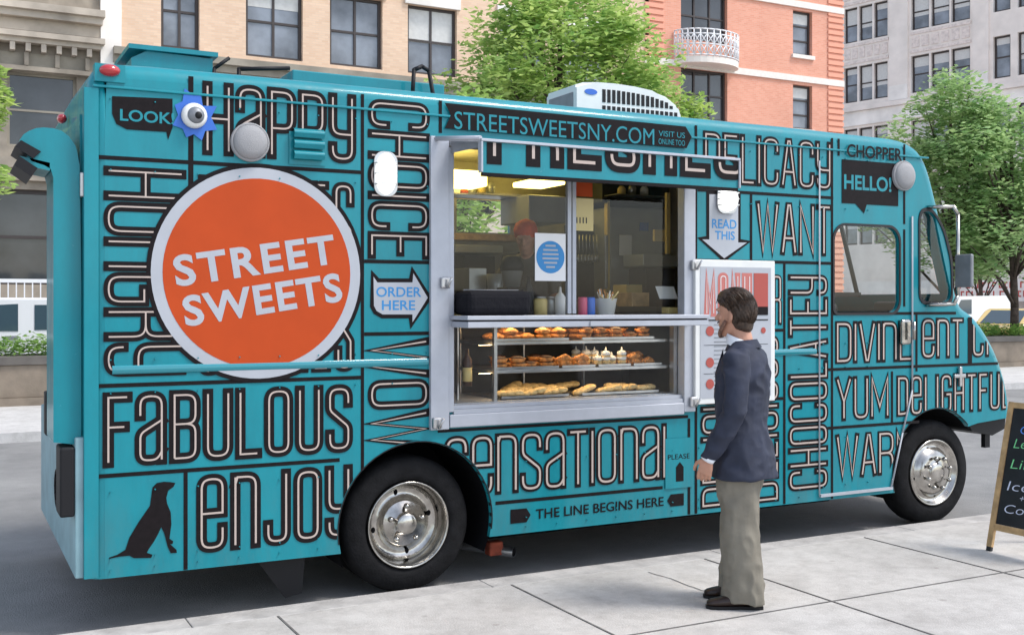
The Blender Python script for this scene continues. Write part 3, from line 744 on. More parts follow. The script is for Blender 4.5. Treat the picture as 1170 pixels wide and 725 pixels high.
pk = [(-2.7, .45), (-2.72, .85), (-2.5, 1.02), (-1.35, 1.12), (-.72, 1.72), (-.45, 1.80), (.75, 1.80), (.92, 1.72), (1.02, 1.12), (2.7, 1.10), (2.72, .5)]
X = WX(10, 18.5)
t = car('pickup_truck', 'white extended cab pickup truck parked beyond the left planter', 'pickup', X, 18.5, 0, pk, 1.9,
    [[(-1.15, 1.16), (-.62, 1.64), (.12, 1.68), (.12, 1.14)], [(.42, 1.16), (.42, 1.66), (.78, 1.66), (.86, 1.16)]], (-1.75, 1.75), 'car_white', .05)
mb = MB(); mb.box(-.12, .12, -.985, -.962, .98, 1.05, bev=.008); mb.build('door_handle', 'alu_dark', t)
cr = [(-2.3, .4), (-2.34, .75), (-2.15, .92), (-1.3, 1.02), (-.55, 1.50), (-.3, 1.56), (1.2, 1.56), (1.75, 1.45), (2.25, 1.0), (2.3, .45)]
t = car('taxi', 'pale yellow car with blue tinted windows parked behind the right planter', 'taxi', WX(1143, 20)+.9, 20, R(10), cr, 1.85,
    [[(-1.0, 1.05), (-.42, 1.46), (.2, 1.48), (.2, 1.05)], [(.3, 1.05), (.3, 1.48), (1.1, 1.47), (1.1, 1.05)]], (-1.45, 1.45), 'car_yellow')
mb = MB(); mb.quad((-1.27, -.72, 1.05), (-1.27, .72, 1.05), (-.57, .66, 1.505), (-.57, -.66, 1.505)); mb.build('windscreen', 'car_glass', t)
for s in (-1, 1):
    mb = MB(); mb.ball((-2.28, s*.62, .72), (.06, .15, .09)); mb.build('headlight', 'glass', t)
t = car('van', 'white van far behind the truck nose', 'van', WX(1098, 27), 27, R(4), [(-2.4, .4), (-2.5, 1.0), (-2.0, 1.3), (-1.4, 2.05), (2.4, 2.1), (2.45, .45)], 1.9,
    [[(-1.75, 1.32), (-1.3, 1.9), (-.6, 1.92), (-.6, 1.3)]], (-1.6, 1.6), 'car_white')
# TRUCK_MARK
# ================================================================== TRUCK
_before = set(bpy.data.objects)
W_ = 2.25; XR = .69; RS = .09
path = [(XR-.0, .26), (XR, 2.6), (XR+.01, 2.92), (XR+.045, 3.0), (XR+.12, 3.03), (XR+.4, 3.04), (3.0, 3.045), (5.5, 3.045)]
front = [at(*p) for p in ((1005, 155), (1030, 158), (1045, 164), (1055, 173), (1062, 186), (1068, 205), (1077, 243), (1085, 283), (1092, 315), (1098, 342), (1103, 351), (1112, 357), (1122, 367), (1133, 384), (1143, 404), (1151, 428), (1156, 452), (1157.5, 476))]
path = path+front
def smooth_path(p, it=1):
    for _ in range(it):
        q = [p[0]]
        for a, b in zip(p, p[1:]):
            q.append((a[0]*.75+b[0]*.25, a[1]*.75+b[1]*.25)); q.append((a[0]*.25+b[0]*.75, a[1]*.25+b[1]*.75))
        q.append(p[-1]); p = q
    return p
path = path[:2]+smooth_path(path[2:8])+smooth_path(path[8:], 1)
nrm = []
for i in range(len(path)):
    a = Vector(path[max(0, i-1)]); b = Vector(path[min(len(path)-1, i+1)]); d = (b-a).normalized(); nrm.append(Vector((-d.y, d.x)))
inner = [(p[0]-n.x*RS, p[1]-n.y*RS) for p, n in zip(path, nrm)]
inner[0] = (path[0][0]+RS, path[0][1])
def arc(cx, cz, r, a0, a1, n=20): return [(cx+r*math.cos(R(a0+(a1-a0)*k/n)), cz+r*math.sin(R(a0+(a1-a0)*k/n))) for k in range(n+1)]
RW, FW, ZW, TR_ = 2.56, 7.12, .37, .42
xf, zf = path[-1]
bottom = [(xf-RS, .775), (7.56, .75)]+arc(7.09, .40, .49, 42, 197, 22)+[(6.615, .255)]+arc(2.59, .38, .505, -14, 194, 26)+[(2.10, .255)]
side = inner+bottom
serv = rect(2.74, 4.59, 1.06, 2.72)
a = at(953, 257); b = at(1027, 357); doorwin = rrect(a[0], b[0], b[1], a[1], (.05, .10, .12, .12))
def rnd_poly(pts, rad):
    n = len(pts); out = []
    for i in range(n):
        a = Vector(pts[i-1]); b = Vector(pts[i]); c = Vector(pts[(i+1) % n]); d1 = (a-b); d2 = (c-b)
        p1 = b+d1.normalized()*min(rad, d1.length*.45); p2 = b+d2.normalized()*min(rad, d2.length*.45)
        for k in range(6): t = k/5; q = p1*(1-t)**2+b*2*t*(1-t)+p2*t*t; out.append((q.x, q.y))
    return out
quart = rnd_poly([at(*p) for p in ((1051, 243), (1064, 240), (1077, 262), (1086, 300), (1087, 345), (1051, 344))], .09)
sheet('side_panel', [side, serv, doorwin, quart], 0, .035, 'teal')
bw0 = at(519, 228, W_); bw1 = at(580, 267, W_)
backwin = rect(bw0[0], bw1[0], bw1[1], bw0[1])
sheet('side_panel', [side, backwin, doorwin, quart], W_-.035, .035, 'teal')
# roof, nose and rear skin: one wrapped sheet with rounded shoulders
mb = MB(); rings = []; NS = 6
wi0 = min(range(len(path)), key=lambda i: abs(path[i][0]-at(1066, 200)[0])+abs(path[i][1]-at(1066, 200)[1])); wi1 = min(range(len(path)), key=lambda i: abs(path[i][0]-at(1096, 335)[0])+abs(path[i][1]-at(1096, 335)[1]))
for i, (p, n) in enumerate(zip(path, nrm)):
    ring = []
    for k in range(NS+1):
        q = R(90*k/NS); ring.append((inner[i][0]+n.x*RS*math.sin(q), .001+RS-RS*math.cos(q), inner[i][1]+n.y*RS*math.sin(q)))
    ring.append((p[0], .2, p[1])); crown = .02 if p[1] > 2.9 else 0
    ring.append((p[0], W_/2, p[1]+crown)); ring.append((p[0], W_-.2, p[1]))
    ring += [(x, W_-y, z) for x, y, z in ring[:NS+1][::-1]]
    rings.append([mb.b.verts.new(v) for v in ring])
for i in range(len(rings)-1):
    for k in range(len(rings[0])-1):
        if wi0 <= i < wi1 and NS+1 <= k <= NS+2: continue
        f = mb.b.faces.new((rings[i][k], rings[i][k+1], rings[i+1][k+1], rings[i+1][k])); f.smooth = True
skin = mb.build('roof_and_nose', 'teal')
mb = MB()
p0, p1 = path[wi0], path[wi1]
mb.quad((p0[0], .21, p0[1]), (p0[0], W_-.21, p0[1]), (p1[0], W_-.21, p1[1]), (p1[0], .21, p1[1])); mb.build('windscreen', 'cabglass')
mb = MB(); mb.box(p0[0]-.02, p1[0]+.02, W_/2-.03, W_/2+.03, p1[1]-.02, p1[1]+.02); mb.cyl((p0[0]+.005, W_/2, p0[1]), (p1[0]+.005, W_/2, p1[1]), .02, n=8); mb.build('windscreen_pillar', 'black')
# gutter, rub rails, seams
def seg(mb, a, b, h, y0=-.012, y1=.002, mi=0, Y=0):
    (x0, z0), (x1, z1) = at(*a, Y), at(*b, Y); mb.quad((x0, y0, z0-h/2), (x1, y0, z1-h/2), (x1, y0, z1+h/2), (x0, y0, z0+h/2), mi)
mb = MB(); x0 = at(121, 96)[0]; x1 = at(1060, 184)[0]
mb.box(XR+.03, x1, -.014, .002, 2.885, 2.899, bev=.004); mb.build('rain_gutter', 'teal')
def rail(x0, x1, z, h=.05, d=.013):
    mb = MB(); n = 8; pr = [(-d*math.sin(math.pi*k/n), z-h/2*math.cos(math.pi*k/n)) for k in range(n+1)]
    for (a, b) in zip(pr, pr[1:]):
        f = mb.b.faces.new([mb.b.verts.new(v) for v in ((x0, a[0], a[1]), (x1, a[0], a[1]), (x1, b[0], b[1]), (x0, b[0], b[1]))]); f.smooth = True
    bmesh.ops.remove_doubles(mb.b, verts=mb.b.verts, dist=1e-5); mb.build('rub_rail', 'teal_gloss')
rail(at(128, 415)[0], at(489, 415)[0], 1.375); rail(at(874, 395)[0], at(932, 395)[0], 1.375)
# black painted grid
mb = MB(); kk = 0
def hl(x0, x1, y, w_=.022):
    (a, z) = at(x0, y); b = at(x1, y)[0]; global kk; kk += 1
    yy = -.0021-.00002*kk; mb.quad((a, yy, z-w_/2), (b, yy, z-w_/2), (b, yy, z+w_/2), (a, yy, z+w_/2))
def hz(x0, x1, z, w_=.022):
    a = at(x0, 300)[0]; b = at(x1, 300)[0]; global kk; kk += 1; yy = -.0021-.00002*kk
    mb.quad((a, yy, z-w_/2), (b, yy, z-w_/2), (b, yy, z+w_/2), (a, yy, z+w_/2))
def vz(x, z0, z1, w_=.022):
    a = at(x, 300)[0]; global kk; kk += 1; yy = -.0021-.00002*kk
    mb.quad((a-w_/2, yy, z0), (a+w_/2, yy, z0), (a+w_/2, yy, z1), (a-w_/2, yy, z1))
def Z(x, y): return at(x, y)[1]
hz(103, 413, 2.513); hz(103, 413, 1.292); hz(103, 388, .81); hz(566, 757, Z(566, 574.5)); hz(416, 490, Z(450, 299)); hz(416, 490, Z(450, 381))
hz(500, 786, .945, .02)
vz(218, 2.1, 2.99, .028); vz(212, .262, .80); vz(414, .74, 2.98, .02); vz(503, Z(503, 152), Z(503, 115)); vz(795, .262, 2.98)
vz(787, .262, .93); hz(797, 952, Z(850, 220)); vz(858, Z(858, 300), Z(858, 222)); hz(797, 951, Z(916, 300)); vz(896, .262, Z(896, 300)); hz(884, 896, Z(890, 377)); hz(800, 896, Z(890, 455))
vz(950.5, .262, 2.98); vz(958, Z(958, 178), 2.98); vz(1033, Z(1033, 256), Z(1033, 165)); hz(951, 1092, Z(1000, 358)); vz(1047, Z(1047, 424), Z(1047, 357)); hz(945, 1140, Z(1000, 420)); hz(945, 1050, Z(1000, 485)); vz(1019, Z(1019, 485), Z(1019, 424)); vz(1033, Z(1033, 350), Z(1033, 262))
vz(757, .52, .555); vz(1108, Z(1108, 416), Z(1108, 362), .05)
mb.build('painted_grid', 'ink', norm=False)
def lineclip(p, q):
    (x0, z0), (x1, z1) = at(*p), at(*q); d = Vector((x1-x0, 0, z1-z0)).normalized(); n = Vector((-d.z, 0, d.x))
    if n.x < 0: n = -n
    return ((x0-n.x*.075, 0, z0-n.z*.075), n)
# painted words
word('lettering', 'HaPPy', (231, 92), (407, 188), None, .057, .010, gap=.12)
word('lettering', 'HUnGRy', (118, 189), (213, 428), None, .053, .009, 'down', gap=.06)
word('lettering', 'CHOICE', (420, 112), (491, 297), None, .052, .010, 'down', gap=.08)
word('lettering', 'WOW', (420, 386), (491, 512), None, .052, .010, 'down', gap=.08)
word('lettering', 'FaBULOUS', (117, 448), (403, 516), None, .059, .010, gap=.16)
word('lettering', 'enJOy', (224, 542), (403, 614), None, .059, .011, gap=.22)
word('lettering', 'TReaTS', (226, 199), (405, 296), None, .053, .010)
word('lettering', 'GOODIES', (226, 330), (405, 424), None, .053, .010)
word('lettering', 'SenSaTIOnaL', (507, 487), (775, 545), None, .046, .014, gap=.12, rectm=(at(507, 500)[0], at(776, 500)[0], .52, .91))
word('lettering', 'DELICACy', (803, 148), (953.7, 216), None, .048, .012, gap=.08, rectm=(at(803, 200)[0], at(950, 200)[0], 2.58, 2.95))
word('lettering', 'WANT', (863, 229), (950, 293), None, .046, .014, gap=.15)
word('lettering', 'FOR', (858, 313), (893, 371), None, .034, .012)
word('lettering', 'DELICIOUS', (800, 384), (890, 572), None, .046, .013, 'up', gap=.1)
word('lettering', 'CHOCOLATEy', (900, 313), (946, 557), None, .048, .013, 'up', gap=.08)
word('lettering', 'DIVInE', (954, 367), (1044, 416), None, .046, .014, gap=.1, rectm=(at(954, 300)[0], at(1043, 300)[0], 1.275, 1.60))
word('lettering', 'enT', (1052, 364), (1101, 410), None, .046, .015, gap=.15, rectm=(at(1052, 300)[0], at(1101, 300)[0], 1.29, 1.62))
word('lettering', 'YUM', (954, 430), (1016, 482), None, .046, .014, gap=.15, rectm=(at(954, 300)[0], at(1016, 300)[0], .84, 1.18))
word('lettering', 'DeLIGHTFUL', (1024, 428), (1154, 476), None, .046, .014, rectm=(at(1024, 300)[0], at(1155, 300)[0], .845, 1.17), clip=[((xf-RS-.004, 0, 1), (1, 0, 0)), lineclip((1143, 404), (1151, 428)), lineclip((1151, 428), (1156.5, 460))], gap=.2)
word('lettering', 'CHIn', (1110, 362), (1162, 408), None, .046, .015, rectm=(at(1110, 300)[0], at(1160, 300)[0], 1.29, 1.62), clip=[lineclip((1112, 357), (1133, 384)), lineclip((1133, 384), (1143, 404)), lineclip((1143, 404), (1151, 428))])
word('lettering', 'WARM', (954, 495), (1050, 548), None, .046, .014, gap=.15, rectm=(at(954, 300)[0], at(1046, 300)[0], .40, .745), clip=[lineclip((1043, 478), (1020, 552))])
# orange roundel
cx, cz, rr = 1.617, 1.905, .60
mb = MB(); disc(mb, cx, cz, rr+.024, -.0062, 0); disc(mb, cx, cz, rr, -.0074, 1); disc(mb, cx, cz, rr-.062, -.0086, 2)
rou = mb.build('roundel', ['ink', 'lgrey', 'orange'], norm=False)
mb = MB(); ta = R(9)
add_vf(mb, text_bm('STREET', 1.135, 2.065, 1.893, 2.068, .028, ta, -.0098, 1.15)); mb.build('roundel_lettering', 'lgrey', rou)
mb = MB(); add_vf(mb, text_bm('SWEETS', 1.185, 2.105, 1.672, 1.845, .028, ta, -.0098, 1.10)); mb.build('roundel_lettering', 'lgrey', rou)
# speech boxes, arrows and small texts
def px_poly(mb, pts, y, mi=0, Y=0): flat(mb, [at(p[0], p[1], Y) for p in pts], Y+y, mi)
def px_text(mb, s, x0, x1, y0, y1, y, bold=.01, mi=0, zr=None):
    (a, zt) = at(x0, y0); b, zb = at(x1, y1)[0], at(x0, y1)[1]
    if zr: zb, zt = zr
    add_vf(mb, text_bm(s, a, b, zb, zt, bold, 0, y), mi)
mb = MB(); px_poly(mb, [(128, 110), (197, 113), (197, 146), (192, 160), (190, 151), (145, 148), (133, 142), (128, 130)], -.0034)
px_text(mb, 'LOOK!', 137, 199, 124.5, 138, -.0046, .02, 1); mb.build('speech_box', ['ink', 'teal'], norm=False)
mb = MB(); z0, z1 = Z(962, 232), Z(962, 182); a, b = at(961.5, 200)[0], at(1026, 200)[0]
flat(mb, [(a, z0), (a, z1), (b, z1), (b, z0), (at(990, 200)[0], z0), (at(987, 200)[0], z0-.07), (at(977, 200)[0], z0)], -.0034)
add_vf(mb, text_bm('HELLO!', at(964, 200)[0], at(1018, 200)[0], (z0+z1)/2-.06, (z0+z1)/2+.055, .025, 0, -.0046), 1); mb.build('speech_box', ['ink', 'teal'], norm=False)
mb = MB(); add_vf(mb, text_bm('CHOPPER', at(966, 170)[0], at(1029, 170)[0], 2.845, 2.945, .02, 0, -.016), 0); mb.build('small_lettering', ['ink'], norm=False)
mb = MB(); px_poly(mb, [(507, 118), (782, 145), (789, 157), (783, 169.7), (507, 147), (514, 132)], -.0148)
add_vf(mb, text_bm('STREETSWEETSNY.COM', at(518, 100)[0], at(746, 100)[0], 2.815, 2.925, 0, 0, -.016), 1)
add_vf(mb, text_bm('VISIT US', at(751, 100)[0], at(781, 100)[0], 2.88, 2.918, .0, 0, -.016), 1); add_vf(mb, text_bm('ONLINE TOO', at(751, 100)[0], at(781, 100)[0], 2.826, 2.864, .0, 0, -.016), 1)
mb.build('web_banner', ['ink', 'teal'], norm=False)
def arrow(outer, texts):
    mb = MB(); c = Vector((sum(p[0] for p in outer)/len(outer), sum(p[1] for p in outer)/len(outer)))
    W = [Vector(at(*p)) for p in outer]; n = len(W); ar = sum(W[i].x*W[(i+1) % n].y-W[(i+1) % n].x*W[i].y for i in range(n)); sg = 1 if ar > 0 else -1
    big = []
    for i in range(n):
        d0 = (W[i]-W[i-1]).normalized(); d1 = (W[(i+1) % n]-W[i]).normalized(); n0 = Vector((d0.y, -d0.x))*sg; n1 = Vector((d1.y, -d1.x))*sg
        m = (n0+n1); m = m.normalized() if m.length > .1 else n0; big.append(W[i]+m*.024/max(.55, m.dot(n0)))
    flat(mb, [tuple(p) for p in big], -.0030, 0); flat(mb, [tuple(p) for p in W], -.0044, 1)
    for t in texts: px_text(mb, *t, -.0056, .015, 2)
    return mb.build('arrow_sign', ['ink', 'lgrey', 'poster_blue'], norm=False)
arrow([(426.5, 316), (431, 322.5), (471, 322.5), (472, 312), (488.5, 340), (471, 368), (471, 359), (437, 359), (430, 355), (427, 349)], [('ORDER', 429.5, 481, 327.5, 339), ('HERE', 436, 474, 343, 354)])
arrow([(810, 222), (843, 222), (843, 277), (853, 277), (827, 295), (802, 273.5), (810, 273.5)], [('READ', 813, 841, 250, 260.5), ('THIS', 816.5, 839, 263.5, 273.5)])
mb = MB(); z = .372
add_vf(mb, text_bm('THE LINE BEGINS HERE', at(612, 580)[0], at(758, 580)[0], z-.032, z+.032, .012, 0, -.0036), 0)
a, b = at(583, 590)[0], at(606, 590)[0]; flat(mb, [(a, z-.045), (a, z+.045), (b-.03, z+.045), (b, z), (b-.03, z-.045)], -.0036)
a, b = at(762, 570)[0], at(781, 570)[0]; flat(mb, [(b, z-.042), (b, z+.042), (a+.03, z+.042), (a, z), (a+.03, z-.042)], -.0036)
mb.build('small_lettering', ['ink'], norm=False)
mb = MB(); a, b = at(759.5, 530)[0], at(791, 530)[0]; z0, z1 = .455, .80
mb.box(a, b, -.009, -.006, z0, z1, 1)
add_vf(mb, text_bm('PLEASE', a+.02, b-.03, .655, .69, 0, 0, -.0105), 0)
c = (a+b)/2+.0; flat(mb, [(c-.03, .50), (c+.035, .50), (c+.035, .60), (c+.003, .635), (c-.03, .60)], -.0105, 0)
mb.build('notice_patch', ['ink', 'teal'], norm=False)
# dog silhouette
dog = [(447,338),(441,350),(424,362),(418,385),(420,402),(432,432),(434,470),(428,515),(440,523),(438,532),(430,532),(450,550),(452,560),(432,561),(422,540),(412,500),(402,478),(392,500),(378,525),(362,548),(356,560),(374,566),(370,576),(315,577),(300,569),(270,572),(235,579),(236,575),(262,566),(288,550),(300,512),(330,462),(366,410),(370,382),(374,352),(388,338),(410,334),(430,335)]
mb = MB(); px_poly(mb, [(40+x/2.788, 430+y/2.788) for x, y in dog], -.0034); mb.build('dog_silhouette', 'ink', norm=False)
# body corner strip, rivets, screws
mb = MB(); random.seed(9)
for zz in (2.83, 2.45, 1.43, 1.25, .72, .36, .30):
    x = XR+.12
    while x < 6.5:
        if not (2.7 < x < 4.75 and zz > .9) and not (2.05 < x < 3.12 and zz < .9): mb.cyl((x, -.0125 if zz > 2.8 else -.0145, zz), (x, .001, zz), .004, n=6)
        x += .23
mb.build('rivets', 'teal')
mb = MB(); mb.box(XR-.012, XR+.06, -.005, -.001, .27, 2.88); mb.box(XR-.014, XR-.002, .0, .07, .27, 2.88); mb.build('corner_trim', 'teal')
# door outline trim
mb = MB(); dp = [(938, 180), (936, 350), (931, 572), (1017, 559), (1030, 500), (1041, 440), (1042, 250)]
W3 = [at(*p) for p in dp]; xl = at(935, 300)[0]; W3[0] = (xl, W3[0][1]); W3[1] = (xl, W3[1][1]); W3[2] = (xl, .29)
mb.tube([(xl, -.012, 2.80), (xl, -.012, .30)], .006, 8)
mb.box(at(936, 300)[0], at(1018, 300)[0], -.022, -.001, .285, .305)
xr_ = at(1041, 300)[0]; mb.tube([(xr_, -.012, 2.42), (xr_, -.012, 1.05), (at(1030, 300)[0], -.012, .72), (at(1017, 300)[0], -.012, .30)], .007, 8)
mb.build('door_trim', 'lgrey')
mb = MB(); hx, hzz = at(1031, 379); mb.box(hx-.05, hx+.05, -.05, -.006, hzz-.10, hzz+.10, bev=.02); mb.cyl((hx+.03, -.09, hzz-.06), (hx+.03, -.09, hzz+.08), .012, n=10); mb.build('door_handle', 'chrome')
mb = MB(); hx, hzz = at(1095, 434); mb.box(hx-.015, hx+.015, -.03, -.004, hzz-.05, hzz+.11, bev=.006); mb.box(hx-.07, hx+.06, -.028, -.004, hzz+.02, hzz+.05, bev=.006); mb.build('hood_latch', 'steel')
# windows of the cab
def ring_sheet(name, poly, w_, y, d, m):
    c = Vector((sum(p[0] for p in poly)/len(poly), sum(p[1] for p in poly)/len(poly))); out = []
    for p in poly:
        v = Vector(p)-c; out.append(tuple(c+v*(1+w_/v.length)))
    return sheet(name, [out, poly], y, d, m)
for yy in (-.008, W_+.001):
    fr = ring_sheet('door_window_seal', doorwin, .022, yy, .01, 'rubber'); fr2 = ring_sheet('quarter_window_seal', quart, .03, yy, .01, 'rubber')
    y2 = .01 if yy < 1 else W_-.02
    sheet('door_window', [doorwin], y2, .006, 'cabglass'); sheet('quarter_window', [quart], y2, .006, 'cabglass')
# cab interior
mb = MB(); mb.box(5.95, 6.35, .3, .8, .75, 1.75, bev=.06); mb.box(5.95, 6.5, .3, .8, 1.0, 1.2, bev=.05); mb.build('passenger_seat', 'interior_dark')
mb = MB(); mb.box(5.95, 6.35, 1.4, 1.95, .75, 1.9, bev=.06); mb.build('driver_seat', 'interior_dark')
mb = MB(); mb.box(6.95, 7.35, .1, W_-.1, 1.2, 1.62, bev=.06); mb.box(7.0, 7.2, .25, .6, 1.62, 1.75, bev=.03); mb.build('dashboard', 'interior_dark')
mb = MB(); mb.box(5.0, 7.4, .1, W_-.1, .62, .70); mb.build('cab_floor', 'interior_dark')
mb = MB()
for k in range(16):
    t0 = 2*math.pi*k/16; t1 = 2*math.pi*(k+1)/16
    def sw(t): return (6.82+.06*math.sin(t), 1.65+.21*math.cos(t), 1.72+.18*math.sin(t))
    mb.cyl(sw(t0), sw(t1), .014, n=8)
mb.cyl((6.82, 1.65, 1.72), (7.0, 1.65, 1.6), .03, n=8); mb.build('steering_wheel', 'black')
# mirror
def mirror(y, s):
    mb = MB(); xx = at(1086, 240)[0]
    (xa, za) = at(1062, 234, y); (xb, zb) = at(1090, 236, y-.1*s); (xc, zc) = at(1087, 345, y-.1*s); (xd, zd) = at(1062, 347, y)
    Y0 = y; Y1 = y-.13*s
    p = [(6.98, Y0, 2.50), (7.12, Y1, 2.50), (7.17, Y1, 2.44), (7.17, Y1, 1.80), (7.13, Y1, 1.73), (6.96, Y0, 1.72)]
    mb.tube(p, .015, 10); m = mb.build('mirror_arm', 'chrome')
    mb = MB(); mb.box(7.13, 7.165, min(Y1, Y1-.16*s), max(Y1, Y1-.16*s), 1.86, 2.12, bev=.012); mb.build('mirror_head', 'alu_dark', m)
mirror(-.005, 1); mirror(W_+.005, -1)
# wheels
def wheel(x, y, s, kind):
    """s=-1: outer face towards -y"""
    root = []
    mb = MB(); wd = .24
    pr = [(.270, .03), (.285, .005), (.31, 0), (.385, .008), (.408, .03), (.42, .06), (.42, wd-.06), (.408, wd-.03), (.385, wd), (.27, wd)]
    pr = [(r, h*(-s) if s > 0 else h) for r, h in pr]
    mb.lathe(pr, (x, y, ZW), 'y', 56, caps=(0, 0))
    for k in range(56):
        a_ = 2*math.pi*k/56
        if s < 0: mb.box(-.004, .004, 0, 0, 0, 0) if False else None
    ty = mb.build('tyre', 'tyre')
    mb = MB()
    if kind == 'rear':
        pr = [(.272, .035), (.268, .0), (.262, -.006), (.255, .004), (.245, .03), (.236, .10), (.225, .125), (.155, .135), (.148, .09), (.135, .075), (.075, .07), (.068, .03), (.055, .02), (.001, .018)]
    else:
        pr = [(.272, .035), (.268, .0), (.262, -.008), (.252, .0), (.24, .03), (.215, .045), (.19, .02), (.165, -.012), (.12, -.022), (.085, -.018), (.078, -.03), (.06, -.038), (.001, -.038)]
    pr = [(r, -h if s > 0 else h) for r, h in pr]
    mb.lathe(pr, (x, y, ZW), 'y', 56, caps=(0, 1)); rm = mb.build('rim', 'chrome', ty)
    mb = MB(); rad, yo = (.11, .075) if kind == 'rear' else (.125, -.02)
    for k in range(5 if kind == 'rear' else 8):
        t = 2*math.pi*k/(5 if kind == 'rear' else 8)+.3
        c = (x+rad*math.cos(t), y+(yo-.03)*(1 if s < 0 else -1), ZW+rad*math.sin(t)); mb.ball(c, (.018, .024, .018), 0, 12, 8)
    mb.build('wheel_nuts', 'chrome', ty)
    mb = MB()
    for k in range(4):
        t = 2*math.pi*k/4+.2; r2 = .19
        c = (x+r2*math.cos(t), y+(.128 if kind == 'rear' else .03)*(1 if s < 0 else -1), ZW+r2*math.sin(t)); mb.ball(c, (.013, .006, .018), 0, 12, 8)
    mb.build('rim_holes', 'under', ty)
wheel(RW, .065, -1, 'rear'); wheel(FW, .055, -1, 'front'); wheel(RW, W_-.065, 1, 'rear'); wheel(FW, W_-.055, 1, 'front')
for yy in (.33, W_-.57):
    mb = MB(); mb.lathe([(.27, 0), (.385, 0), (.42, .05), (.42, .19), (.385, .24), (.27, .24)], (RW, yy, ZW), 'y', 40); mb.build('tyre', 'tyre')
# underbody with added light-blocking boxes, wheel wells
mb = MB(); mb.box(.95, 7.3, .62, .78, .33, .55); mb.box(.95, 7.3, 1.47, 1.63, .33, .55); mb.cyl((RW, .3, ZW), (RW, 1.95, ZW), .07); mb.cyl((FW, .3, ZW), (FW, 1.95, ZW), .05); mb.ball((RW, 1.12, ZW), (.2, .16, .2))
mb.box(3.25, 6.45, .5, 1.9, .12, .56, bev=.03); mb.box(.9, 1.95, .5, 1.9, .14, .56, bev=.03); mb.box(3.3, 4.3, .35, .6, .3, .5, bev=.03); mb.box(4.8, 6.2, .3, .6, .28, .5, bev=.03); mb.box(1.0, 7.5, .64, W_-.64, .56, .60); mb.box(3.2, 6.5, .04, .63, .56, .60); mb.build('chassis_and_light_blockers', 'under')  # low bevelled boxes are added to block light and blacken the ground beneath
mb = MB()
for cxw, czw, r0 in ((2.59, .38, .515), (7.09, .40, .50)):
    pts = arc(cxw, czw, r0, -25 if cxw < 5 else 38, 205, 24)
    for y0, y1 in ((.03, .62), (W_-.62, W_-.03)):
        mb = MB()
        a_ = [mb.b.verts.new((x, y0, z)) for x, z in pts]; b_ = [mb.b.verts.new((x, y1, z)) for x, z in pts]
        for i in range(len(pts)-1): mb.b.faces.new((a_[i], a_[i+1], b_[i+1], b_[i]))
        mb.b.faces.new(b_ if y0 < 1 else a_); mb.build('wheel_well', 'under', norm=False)
mb = MB()
for cxw, czw, r0 in ((2.59, .38, .505), (7.09, .40, .49)):
    pts = arc(cxw, czw, r0, -8, 188, 30) if cxw < 5 else arc(cxw, czw, r0, 44, 196, 30)
    c0 = Vector((cxw, czw))
    for a_, b_ in zip(pts, pts[1:]):
        a2, b2 = c0+(Vector(a_)-c0)*1.014, c0+(Vector(b_)-c0)*1.014
        mb.quad((a_[0], -.004, a_[1]), (b_[0], -.004, b_[1]), (b2.x, -.004, b2.y), (a2.x, -.004, a2.y)); mb.quad((a_[0], -.004, a_[1]), (b_[0], -.004, b_[1]), (b_[0], .03, b_[1]), (a_[0], .03, a_[1]))
    bmesh.ops.remove_doubles(mb.b, verts=mb.b.verts, dist=1e-5)
mb.build('wheel_arch_lip', 'black')
mb = MB(); p = at(582, 628, .25); mb.cyl((p[0], .18, p[1]), (p[0]-.25, .5, p[1]+.02), .035, .035, 18, cap=False); mb.cyl((p[0]+.0, .185, p[1]), (p[0]-.2, .48, p[1]+.02), .028, .028, 18, 1)
mb.build('exhaust_pipe', ['steel', 'under']); mb = MB(); mb.box(p[0]-.16, p[0]-.06, .22, .3, p[1]-.02, p[1]+.07, bev=.01); mb.build('spring_bracket', 'rust')
mb = MB(); mb.ball((1.42, .45, .26), (.2, .25, .07)); mb.build('waste_tank', 'plastic')
mb = MB(); mb.prism([(1.62, .26), (1.92, .26), (1.90, .02), (1.80, -.0)], .12, .128); mb.build('mud_flap', 'black')
mb = MB(); mb.prism([(7.50, .755), (xf-.03, .78), (xf-.04, .68), (7.80, .63), (7.56, .68)], .05, W_-.05); mb.build('front_bumper', 'black')
mb = MB(); mb.box(7.80, 7.86, .12, .16, .52, .66); mb.build('tow_bracket', 'black')
# rear: bumper, box, tread, lights, tall duct
mb = MB(); mb.box(XR-.055, XR-.006, .02, W_-.02, .27, 1.02, bev=.01); mb.build('rear_lower_panel', 'rear_pale')
mb = MB()
for y, z in ((.5, .83), (.9, .62)):
    for k in range(14):
        t0, t1 = 2*math.pi*k/14, 2*math.pi*(k+1)/14
        mb.cyl((XR-.06, y+.13*math.cos(t0), z+.11*math.sin(t0)), (XR-.06, y+.13*math.cos(t1), z+.11*math.sin(t1)), .014, n=6)
mb.build('rear_lettering', 'ink')
mb = MB(); mb.box(XR-.13, XR-.056, .02, .24, .60, .97, bev=.012); mb.build('rear_step_box', 'black')
mb = MB(); mb.box(XR-.004-.02, XR-.003, .1, W_-.1, 1.05, 2.75); mb.build('rear_door', 'teal')
hp = [(86,166),(79,156),(71,149.6),(61,146.5),(49.7,145.6),(41,146.5),(33,149.6),(27,153.5),(23,159),(21.5,166),(27,172),(36,184),(51,189),(58,193),(61,203),(61,328),(61,505),(93,508),(93,328),(91,189),(88,172)]
yd = .06
mb = MB(); mb.prism([at(x, y, yd) for x, y in hp], yd, yd+.4); mb.build('rear_duct', 'teal')
mb = MB(); q = [at(x, y, yd-.03) for x, y in ((17, 167), (38, 181), (47, 173), (24, 160))]; mb.prism(q, yd-.03, yd+.38)
